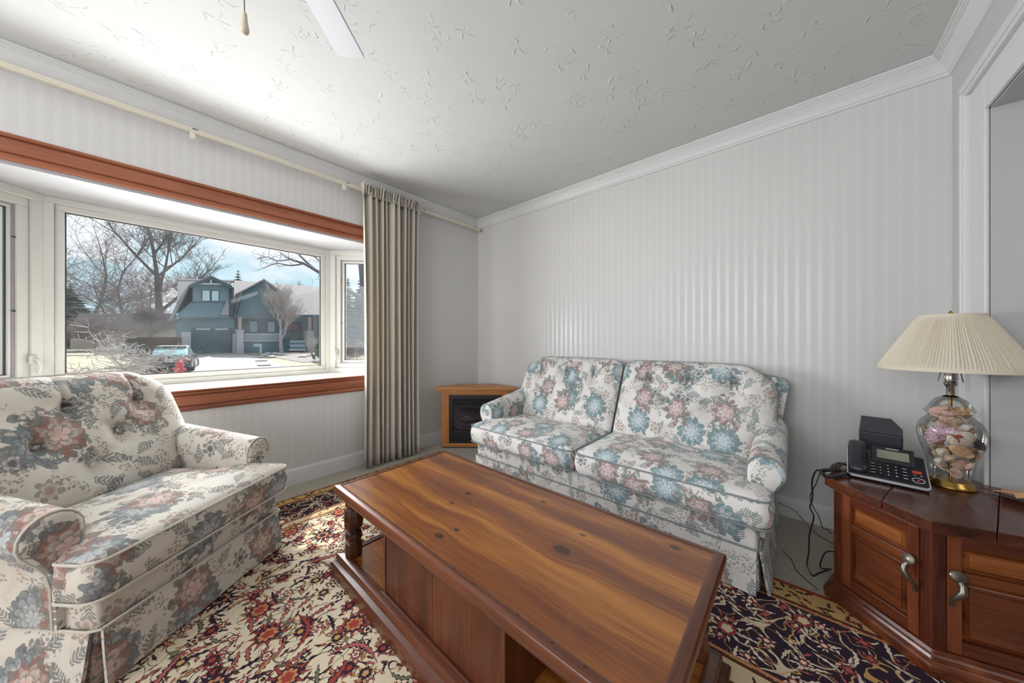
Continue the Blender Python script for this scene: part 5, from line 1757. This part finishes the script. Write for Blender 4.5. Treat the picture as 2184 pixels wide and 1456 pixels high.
slab('chimney_wall', [(489, 612), (499, 612), (499, 676), (489, 676)], -37.9, -42, M_TRIMD)
def win(parent_label, x0, y0, x1, y1, xp, fr=1.6):
    f = slab('window', [(x0 - fr, y0 - fr), (x1 + fr, y0 - fr), (x1 + fr, y1 + fr), (x0 - fr, y1 + fr)], xp, xp - 0.1, M_TRIMD)
    slab('pane', [(x0, y0), (x1, y0), (x1, y1), (x0, y1)], xp + 0.02, xp - 0.05, M_WIN, f)
    return f
win('', 432, 619, 447, 641, -37.95)
win('', 452, 620, 466, 641, -37.95)
slab('sill_band', [(409, 644), (490, 644), (490, 646.5), (409, 646.5)], -37.9, -38.05, M_TRIMD)
gd = slab('garage_door', [(408, 699), (496, 699), (496, 753), (408, 755)], -37.92, -38.0, M_GARAGE)
for k in range(4):
    y = 704 + k * 12.6
    slab('door_section', [(409.5, y), (494.5, y), (494.5, y + 11.6), (409.5, y + 11.8)], -37.88, -37.92, M_GARAGE, gd)
for a, b in ((418, 449), (459, 486)):
    slab('window_strip', [(a, 700), (b, 700), (b, 703.2), (a, 703.2)], -37.87, -37.92, M_RAIL, gd)
slab('stone_pier', [(388, 708), (407, 708), (407, 756), (388, 757)], -37.75, -38.0, M_STONE)
slab('stone_pier', [(496, 712), (505, 712), (505, 754), (496, 754)], -37.75, -38.0, M_STONE)
slab('stone_pier', [(505, 705), (520, 705), (520, 754), (505, 754)], -37.2, -38.0, M_STONE)
slab('pier_cap', [(503.5, 703), (521.5, 703), (521.5, 705.5), (503.5, 705.5)], -37.1, -38.1, M_STONE)
slab('porch_post', [(508.5, 676), (515.5, 676), (515.5, 703), (508.5, 703)], -37.4, -37.8, M_POSTW)
slab('porch_post', [(658, 676), (664, 676), (664, 706), (658, 706)], -37.4, -37.8, M_POSTW)
slab('stone_pier', [(655, 705), (669, 705), (669, 748), (655, 748)], -37.2, -38.0, M_STONE)
slab('porch_beam', [(500, 671), (700, 671), (700, 679), (500, 679)], -37.6, -38.0, M_TRIMD)
slab('porch_wall', [(498, 672), (700, 672), (700, 752), (498, 752)], -39.8, -46, M_SIDE)
win('', 533, 685, 549, 708, -39.75)
win('', 571, 686, 586, 708, -39.75)
pd = slab('porch_door', [(619, 686), (645, 686), (645, 724), (619, 724)], -39.72, -39.8, M_GARAGE)
mb = MB()
c = onx(626, 697, -39.68) - HO
obj('wreath', MB().tube([(c.x, c.y + 0.22 * math.cos(2 * PI * k / 12), c.z + 0.22 * math.sin(2 * PI * k / 12)) for k in range(12)], 0.09, 6, closed=True), out_mat('red_wreath', (0.42, 0.10, 0.10)), pd)
slab('porch_base', [(520, 729), (618, 729), (618, 750), (520, 752)], -37.7, -39.8, M_SHING)
for y0, y1 in ((711, 713.2), (726, 728)):
    slab('porch_rail', [(521, y0), (600, y0), (600, y1), (521, y1)], -37.6, -37.7, M_RAIL)
mb = MB()
for k in range(44):
    q = onx(522 + k * 1.78, 713, -37.62) - HO
    q2 = onx(522 + k * 1.78, 726, -37.62) - HO
    mb.box(q.x - 0.02, q.x + 0.02, q.y - 0.016, q.y + 0.016, q2.z, q.z)
bl = obj('baluster_run', mb, M_RAIL, house, smooth=False)
bl['kind'] = 'stuff'
for k in range(5):
    slab('porch_step', [(618, 726 + k * 4.4), (652, 726 + k * 4.4), (652, 730.2 + k * 4.4), (618, 730.2 + k * 4.4)], -38.0 + k * 0.28, -39.8, M_RAIL if k % 2 == 0 else M_SIDE)
# main roof and the second gable
sheet('roof', [(498, 668, -38.4), (700, 682, -38.4)], [(498, 600, -43.5), (700, 616, -43.5)], M_ROOF)
slab('gable_wall', [(503, 678), (517, 624), (563, 599), (604, 622), (610, 678)], -38.1, -43, M_SHING)
eave('roof', [(563, 594), (517, 619), (500, 672)], -37.7, -43.0, M_ROOF)
eave('roof', [(563, 594), (597, 618), (612, 672)], -37.7, -43.0, M_ROOF)
slab('roof_ridge', [(378, 596), (500, 599), (500, 601), (378, 600)], -43.0, -43.6, M_ROOF)
sheet('roof', [(376, 668, -39.5), (408, 668, -39.5)], [(380, 597, -43.2), (500, 600, -43.2)], M_ROOF)

# ---- fence and neighbouring building
fb = thing('fence', 'brown board fence beside the slate-blue garage', 'fence', tuple(onx(365, 750, -36)))
FO = onx(365, 750, -36)
mb = MB()
for k in range(44):
    a = onx(268 + k * 2.75, 719, -36) - FO
    b = onx(268 + k * 2.75, 752, -36) - FO
    mb.box(-0.02, 0.02, a.y - 0.055, a.y + 0.055, b.z - 0.4, a.z + 0.02 * (k % 3))
o = obj('board_run', mb, M_FENCE, fb, smooth=False)
o['kind'] = 'stuff'
a, b = onx(266, 724, -36) - FO, onx(388, 724, -36) - FO
obj('fence_rail', MB().box(-0.08, -0.03, a.y, b.y, a.z - 0.05, a.z + 0.05), M_FENCE, fb, smooth=False)
nb = thing('house', 'low pale neighbouring house half hidden by bare twigs', 'house', tuple(onx(280, 745, -52)))
NO = onx(280, 745, -52)
def nslab(name, poly, x0, x1, mat):
    p = [onx(a, b, x0) - NO for a, b in poly]
    return obj(name, MB().loft([[(0 + x0 + 52, q.y, q.z) for q in p], [(x1 + 52, q.y, q.z) for q in p]]), mat, nb, smooth=False)
nslab('wall', [(150, 700), (385, 700), (385, 745), (150, 745)], -52, -58, out_mat('tan_wall', (0.42, 0.36, 0.30)))
nslab('roof', [(140, 702), (170, 668), (372, 668), (392, 702)], -51.5, -58, out_mat('mauve_roof', (0.24, 0.21, 0.22)))

# ---- trees
def grow(mb, fine, p, d, L, r, lev, rng, spread, up, n_child, shrink=0.72, wob=0.12, min_r=0.006):
    seg = 4 if lev > 1 else 3
    pts, rr = [p.copy()], [r]
    q = p.copy()
    dd = d.normalized()
    for i in range(seg):
        dd = (dd + Vector((rng.gauss(0, wob), rng.gauss(0, wob), rng.gauss(0, wob) + up))).normalized()
        q = q + dd * (L / seg)
        pts.append(q.copy())
        rr.append(max(min_r, r * (1 - 0.45 * (i + 1) / seg)))
    (mb if lev > 1 else fine).tube(pts, rr, 6 if r > 0.1 else 4 if lev > 1 else 3)
    if lev <= 0:
        return
    for k in range(n_child):
        i = rng.randint(1 if lev < 4 else 2, seg)
        a = rng.uniform(0, 2 * PI)
        ax = Vector((math.cos(a), math.sin(a), rng.uniform(-0.2, 0.5))).normalized()
        nd = (dd * (1 - spread) + ax * spread).normalized()
        grow(mb, fine, pts[i], nd, L * shrink * rng.uniform(0.75, 1.1), max(min_r, rr[i] * 0.62), lev - 1, rng, spread, up, n_child, shrink, wob, min_r)
    if lev > 1:
        grow(mb, fine, pts[-1], dd, L * shrink, max(min_r, rr[-1] * 0.9), lev - 1, rng, spread, up, n_child, shrink, wob, min_r)
def tree(label, base, d, L, r, lev, seed, spread=0.55, up=0.06, nc=3, mat=None, twig=None, shrink=0.72, wob=0.12, min_r=0.006, cat='tree', name='bare_tree', group=None):
    base = Vector(base)
    t = thing(name, label, cat, tuple(base), group=group)
    a, b = MB(), MB()
    grow(a, b, Vector((0, 0, 0)), Vector(d), L, r, lev, random.Random(seed), spread, up, nc, shrink, wob, min_r)
    obj('trunk', a, mat or M_BARK, t, angle=80)
    if b.f:
        o = obj('twig_mass', b, twig or mat or M_BARK, t, angle=80)
        o['kind'] = 'stuff'
    return t
def foot(px, w):
    p = at(px, 724, w)
    p.z = ground(p.x)
    return p
tree('tall bare tree with a thick straight trunk behind the garage', foot(343, 47), (0.01, -0.02, 1), 10.5, 0.55, 5, 17, 0.50, 0.06, 4, M_BARK, M_BARK, 0.62, 0.05, 0.018)
tree('bare spreading tree with forked limbs beyond the neighbouring roof', foot(288, 44), (-0.1, -0.25, 1), 6.4, 0.30, 5, 11, 0.60, 0.03, 3, M_BARK, M_TWIG, 0.74, 0.12, 0.014)
tree('bare tree at the window frame edge, its crown over the dark spruce', foot(165, 42), (0.1, 0.2, 1), 6.6, 0.30, 5, 21, 0.55, 0.04, 3, M_BARK, M_TWIG, 0.74, 0.12, 0.014)
tree('leaning bare tree before the neighbouring roof', foot(236, 36), (0.05, 0.28, 1), 4.0, 0.22, 5, 33, 0.60, 0.02, 3, M_BARK, M_TWIG, 0.72, 0.14, 0.012)
tree('young bare tree with pale vase-shaped crown in front of the porch', foot(601, 31), (0.0, 0.0, 1), 2.3, 0.20, 5, 6, 0.42, 0.10, 4, M_PALE, M_PALE, 0.74, 0.08, 0.008)
tree('small ornamental tree with pale tangled branches close to the window', foot(226, 10.5), (0.05, 0.0, 1), 1.0, 0.085, 4, 8, 0.76, 0.02, 5, M_PALE, M_PALE, 0.80, 0.22, 0.0075)
tree('pinkish twiggy tree behind the ridge of the slate-blue house', foot(392, 58), (0.0, 0.1, 1), 5.4, 0.26, 5, 40, 0.55, 0.05, 3, M_TWIG, M_TWIG, 0.72, 0.12, 0.014)
tree('distant hazy bare tree above the porch roof', foot(640, 62), (0.0, 0.1, 1), 4.6, 0.24, 5, 44, 0.5, 0.06, 3, M_TWIG, M_TWIG, 0.72, 0.12, 0.016)
tree('bare tree outside the narrow side pane past the armchair', foot(-70, 13), (0.0, 0.1, 1), 2.2, 0.14, 5, 52, 0.6, 0.04, 3, M_BARK, M_PALE, 0.72, 0.14, 0.005)
tree('low bare tree filling the gap under the neighbouring eaves', foot(205, 26), (0.1, 0.0, 1), 1.5, 0.10, 5, 61, 0.75, 0.02, 4, M_TWIG, M_TWIG, 0.78, 0.16, 0.007)
tree('bushy bare tree between the fence and the tall trunk', foot(310, 34), (0.0, 0.1, 1), 2.2, 0.13, 5, 67, 0.62, 0.04, 4, M_TWIG, M_TWIG, 0.74, 0.14, 0.009)
tree('hazy far bare tree behind the forked one', foot(215, 60), (0.0, 0.05, 1), 7.0, 0.26, 5, 71, 0.55, 0.04, 3, M_TWIG, M_TWIG, 0.72, 0.12, 0.020)
tree('hazy far bare tree past the spruce in the big pane', foot(120, 58), (0.0, 0.1, 1), 7.0, 0.26, 5, 75, 0.55, 0.04, 3, M_TWIG, M_TWIG, 0.72, 0.12, 0.020)
tree('hazy far bare tree between the thick trunk and the gable', foot(318, 64), (0.0, 0.05, 1), 7.4, 0.26, 5, 78, 0.55, 0.04, 3, M_TWIG, M_TWIG, 0.72, 0.12, 0.020)
# tree whose dark limb reaches across the top of the pane
bt = thing('bare_tree', 'dark limbed tree reaching over the top corner of the big pane', 'tree', tuple(foot(792, 13)))
BO = foot(792, 13)
mb = MB()
mb.tube([tuple(p - BO) for p in (foot(792, 13), at(790, 700, 13), at(780, 640, 13), at(772, 560, 13), at(760, 440, 13), at(740, 300, 13))], [0.22, 0.2, 0.18, 0.15, 0.11, 0.07], 8)
def limb(pts, r0, r1, w0, w1):
    n = len(pts)
    P = spline([at(x, y, w0 + (w1 - w0) * i / (n - 1)) - BO for i, (x, y) in enumerate(pts)], 18)
    mb.tube([tuple(p) for p in P], [r0 + (r1 - r0) * i / 18 for i in range(19)], 6)
    return P
tw = MB()
for pts, r0 in (([(775, 640), (720, 604), (680, 580), (648, 562), (620, 553), (596, 538)], 0.10), ([(680, 580), (655, 560), (636, 540), (622, 520)], 0.05), ([(648, 562), (620, 566), (590, 562), (560, 572)], 0.035),
                ([(700, 590), (690, 566), (672, 548), (660, 530)], 0.04), ([(620, 553), (592, 556), (570, 548), (548, 552)], 0.025)):
    P = limb(pts, r0, 0.012, 13, 12.5)
    rg = random.Random(len(pts) * 7 + int(r0 * 1000))
    for k in range(5, 18, 2):
        d = Vector((rg.uniform(-0.3, 0.3), rg.uniform(-1, 0.2), rg.uniform(-0.4, 0.8)))
        grow(tw, tw, Vector(P[k]), d, 0.45, 0.010, 1, rg, 0.6, 0.02, 2, 0.7, 0.15, 0.004)
obj('trunk', mb, M_BARKD, bt, angle=80)
o = obj('twig_mass', tw, M_BARKD, bt, angle=80)
o['kind'] = 'stuff'
# conifers
def conifer(label, base, h, r, seed, mat, group=None):
    t = thing('spruce', label, 'tree', tuple(base), group=group)
    rg = random.Random(seed)
    obj('trunk', MB().tube([(0, 0, 0), (0, 0, h * 0.98)], [r * 0.09, 0.02], 6), M_BARKD, t)
    mb = MB()
    for k in range(int(26)):
        z = h * (0.10 + 0.88 * k / 26)
        rr = r * (1 - k / 26.5) ** 0.9
        for j in range(16):
            a = rg.uniform(0, 2 * PI)
            L = rr * rg.uniform(0.7, 1.1)
            w = L * 0.30 + 0.08
            ca_, sa_ = math.cos(a), math.sin(a)
            mb.add([(0, 0, z + 0.12 * h / 8), (ca_ * L * 0.6 - sa_ * w, sa_ * L * 0.6 + ca_ * w, z - L * 0.16), (ca_ * L, sa_ * L, z - L * 0.22), (ca_ * L * 0.6 + sa_ * w, sa_ * L * 0.6 - ca_ * w, z - L * 0.16), (ca_ * L * 0.5, sa_ * L * 0.5, z - L * 0.3)],
                   [(0, 1, 2), (0, 2, 3), (1, 4, 2), (4, 3, 2), (0, 4, 1), (0, 3, 4)])
    o = obj('needle_mass', mb, mat, t, smooth=False)
    o['kind'] = 'stuff'
    return t
def spruce_at(label, px, top, w, r, seed, mat=M_FIR):
    b = foot(px, w)
    conifer(label, b, at(px, top, w).z - b.z, r, seed, mat)
spruce_at('pointed spruce rising above the slate-blue roof', 508, 570, 62, 3.6, 1)
spruce_at('broad dark spruce behind the pale tangled branches', 150, 598, 44, 4.6, 2)
spruce_at('blue-green spruce seen through the side pane by the curtain', 742, 588, 33, 2.2, 3)
spruce_at('second spruce by the curtain, standing farther back and paler', 775, 570, 36, 3.0, 4)
spruce_at('dark spruce outside the side pane past the armchair', -120, 560, 24, 2.6, 6)
# shrubs
def shrub(label, px, w, h, r, seed, mat):
    b = foot(px, w)
    t = thing('bare_shrub', label, 'shrub', tuple(b))
    rg = random.Random(seed)
    a, f = MB(), MB()
    for k in range(16):
        an = rg.uniform(0, 2 * PI)
        d = Vector((math.cos(an) * r / h * rg.uniform(0, 1), math.sin(an) * r / h * rg.uniform(0, 1), 1))
        grow(a, f, Vector((rg.uniform(-0.1, 0.1), rg.uniform(-0.1, 0.1), 0)), d, h * 0.5, 0.012, 2, rg, 0.4, 0.05, 4, 0.62, 0.12, 0.005)
    obj('stem', a, mat, t, angle=80)
    o = obj('twig_mass', f, mat, t, angle=80)
    o['kind'] = 'stuff'
shrub('pinkish twiggy shrub below the spruce by the curtain', 745, 12, 2.2, 0.9, 5, M_TWIG)
shrub('pale twiggy shrub at the end of the porch', 664, 29, 1.8, 0.7, 15, M_PALE)
def bush(label, px, w, h, r, seed):
    b = foot(px, w)
    t = thing('evergreen_bush', label, 'bush', tuple(b))
    rg = random.Random(seed)
    mb = MB()
    for k in range(260):
        a, e = rg.uniform(0, 2 * PI), rg.uniform(0.05, 1) * PI / 2
        q = Vector((math.cos(a) * math.cos(e) * r, math.sin(a) * math.cos(e) * r, math.sin(e) * h)) * rg.uniform(0.75, 1)
        s = r * 0.22
        mb.add([tuple(q + Vector((rg.uniform(-s, s), rg.uniform(-s, s), rg.uniform(-s, s)))) for _ in range(4)], [(0, 1, 2), (0, 2, 3), (0, 3, 1), (1, 3, 2)])
    o = obj('leaf_mass', mb, M_SHRUB, t, smooth=False)
    o['kind'] = 'stuff'
bush('low dark green bush beside the parked car', 300, 30, 1.1, 1.1, 4)
bush('dark green bush at the corner of the porch', 694, 25, 2.0, 0.8, 7)

# rocks, stepping stones, sign board
def rock(label, px, py, w, s, seed, group=None):
    rg = random.Random(seed)
    p = at(px, py, w)
    p.z = ground(p.x)
    mb = MB().ball((0, 0, s * 0.28), s * rg.uniform(0.8, 1.1), s * rg.uniform(0.9, 1.3), s * 0.45, 8, 5)
    mb.v = [(x * rg.uniform(0.88, 1.1), y * rg.uniform(0.88, 1.1), z) for x, y, z in mb.v]
    o = obj('garden_rock', mb, M_STONE, None, smooth=False)
    o.location = p
    tag(o, label, 'rock', group)
for i, (px, py, w) in enumerate(((566, 757, 27), (572, 752, 28.5), (579, 760, 26), (588, 751, 28.5), (599, 753, 28), (646, 756, 27))):
    rock(['pale rock at the low end of the garden bed edging', 'pale rock next above the lowest in the bed edging', 'low rounded rock at the foot of the garden bed', 'rock beside the young tree trunk, driveway side', 'rock touching the young tree trunk', 'lone rock in the bed before the porch steps'][i], px, py, w, 0.29, i + 3)
for i in range(5):
    p = at(545 + i * 6, 757 + i * 6.5, 28.2 - i * 2.3)
    o = obj('stepping_stone', MB().prism([(-0.45, -0.3), (0.4, -0.34), (0.48, 0.28), (-0.4, 0.33)], 0.02, 0.09), M_DRIVE, smooth=False)
    o.location = (p.x, p.y, ground(p.x))
    tag(o, ['stepping stone highest up beside the driveway', 'stepping stone second from the top of the path', 'middle stepping stone of the driveway path', 'stepping stone second from the road', 'stepping stone nearest the road'][i], 'stepping stone')
sg = thing('yard_sign', 'small grey post and board sign in front of the porch', 'sign', tuple(foot(556, 28)))
SO = foot(556, 28)
q = at(556, 733, 28) - SO
obj('post', MB().box(-0.05, 0.05, -0.06, 0.06, 0, q.z), M_RAIL, sg, smooth=False)
a, b = at(541, 733, 28) - SO, at(557, 741, 28) - SO
obj('board', MB().loft([[(a.x, a.y, b.z + 0.1), (b.x, b.y, b.z + 0.1), (b.x, b.y, a.z), (a.x, a.y, a.z)], [(a.x - 0.05, a.y, b.z + 0.1), (b.x - 0.05, b.y, b.z + 0.1), (b.x - 0.05, b.y, a.z), (a.x - 0.05, a.y, a.z)]]), M_STONE, sg, smooth=False)

# parked car, tail toward the window
cb = at(360, 724, 17.0)
cb.z = ground(cb.x) if cb.x < -22 else -0.825
car = thing('car', 'dark sedan parked at the driveway, tail lights toward the window', 'car', tuple(cb), rad(180 - 8))
M_CAR = out_mat('dark_car_paint', (0.05, 0.06, 0.07), 0.05, rough=0.25)
M_CGL = out_mat('car_glass', (0.22, 0.38, 0.42), 0.05, rough=0.1)  # opaque light blue stands for the reflection in the rear window
M_TAIL = out_mat('red_tail_light', (0.55, 0.06, 0.07), 0.05, rough=0.2)
M_TYRE = out_mat('tyre', (0.02, 0.02, 0.022), 0.1)
def sec(x, hw, zb_, zt_):
    return [(x, y, z) for y, z in rounded([(-hw, zb_, 0.06), (hw, zb_, 0.06), (hw * 0.97, zt_, 0.10), (-hw * 0.97, zt_, 0.10)], 3)]
# local +x = forward, so the tail is at x = 0 (towards the viewer after the turn)
obj('body', MB().loft([sec(x, hw, zb_, zt_) for x, hw, zb_, zt_ in ((0.0, 0.78, 0.36, 0.78), (0.06, 0.86, 0.30, 0.90), (0.5, 0.90, 0.24, 0.96), (1.4, 0.91, 0.22, 0.98), (3.0, 0.91, 0.22, 0.96), (4.0, 0.88, 0.24, 0.86), (4.5, 0.78, 0.30, 0.68), (4.58, 0.66, 0.36, 0.60))]), M_CAR, car)
obj('cabin', MB().loft([sec(x, hw, 0.88, zt_) for x, hw, zt_ in ((0.42, 0.72, 0.95), (0.95, 0.66, 1.30), (1.4, 0.64, 1.42), (2.2, 0.64, 1.42), (2.6, 0.66, 1.34), (3.3, 0.74, 0.94))]), M_CGL, car)
obj('car_roof', MB().loft([sec(x, hw, 1.36, zt_) for x, hw, zt_ in ((1.0, 0.58, 1.40), (1.3, 0.62, 1.455), (2.2, 0.62, 1.455), (2.5, 0.58, 1.40))]), out_mat('sunlit_car_roof', (0.5, 0.52, 0.54), 0.04, rough=0.3), car)  # roof of the dark car coloured pale to carry its sun highlight
for s in (-1, 1):
    y0, y1 = sorted((s * 0.42, s * 0.80))
    obj('tail_light', MB().box(-0.03, 0.08, y0, y1, 0.64, 0.78), M_TAIL, car, bevel=0.02)
    y0, y1 = sorted((s * 0.92, s * 1.08))
    obj('mirror', MB().box(2.85, 2.98, y0, y1, 0.93, 1.06), M_CAR, car, bevel=0.02)
    for x in (0.85, 3.65):
        w_ = MB(Matrix.Translation((x, s * 0.82, 0.31)) @ Matrix.Rotation(PI / 2, 4, 'X'))
        obj('wheel', w_.lathe([(0.05, -0.10), (0.27, -0.10), (0.31, -0.06), (0.31, 0.06), (0.27, 0.10), (0.05, 0.10)], 20), M_TYRE, car)
obj('number_plate', MB().box(-0.03, 0.02, -0.16, 0.16, 0.60, 0.70), out_mat('plate', (0.6, 0.62, 0.64)), car, smooth=False)
obj('bumper', MB().box(-0.06, 0.12, -0.80, 0.80, 0.34, 0.54), M_CAR, car, bevel=0.04)
# hydrant
hb = foot(383, 13.8)
hyd = thing('fire_hydrant', 'red fire hydrant in front of the parked car', 'fire hydrant', tuple(hb))
M_HYD = out_mat('red_hydrant_paint', (0.50, 0.06, 0.08), 0.05, rough=0.4)
ht = at(383, 766, 13.8).z - hb.z
obj('barrel', MB().lathe([(0.02, 0), (0.17, 0.0), (0.17, 0.04), (0.12, 0.06), (0.12, ht * 0.72), (0.15, ht * 0.74), (0.15, ht * 0.78), (0.02, ht * 0.80)], 16), M_HYD, hyd)
obj('bonnet', MB().lathe([(0.13, ht * 0.78), (0.12, ht * 0.86), (0.07, ht * 0.93), (0.04, ht * 0.94), (0.04, ht), (0.005, ht)], 16), M_HYD, hyd)
for s in (-1, 1):
    v = _R * s
    obj('nozzle', MB().tube([(v.x * 0.10, v.y * 0.10, ht * 0.60), (v.x * 0.24, v.y * 0.24, ht * 0.60)], 0.07, 10), M_HYD, hyd)
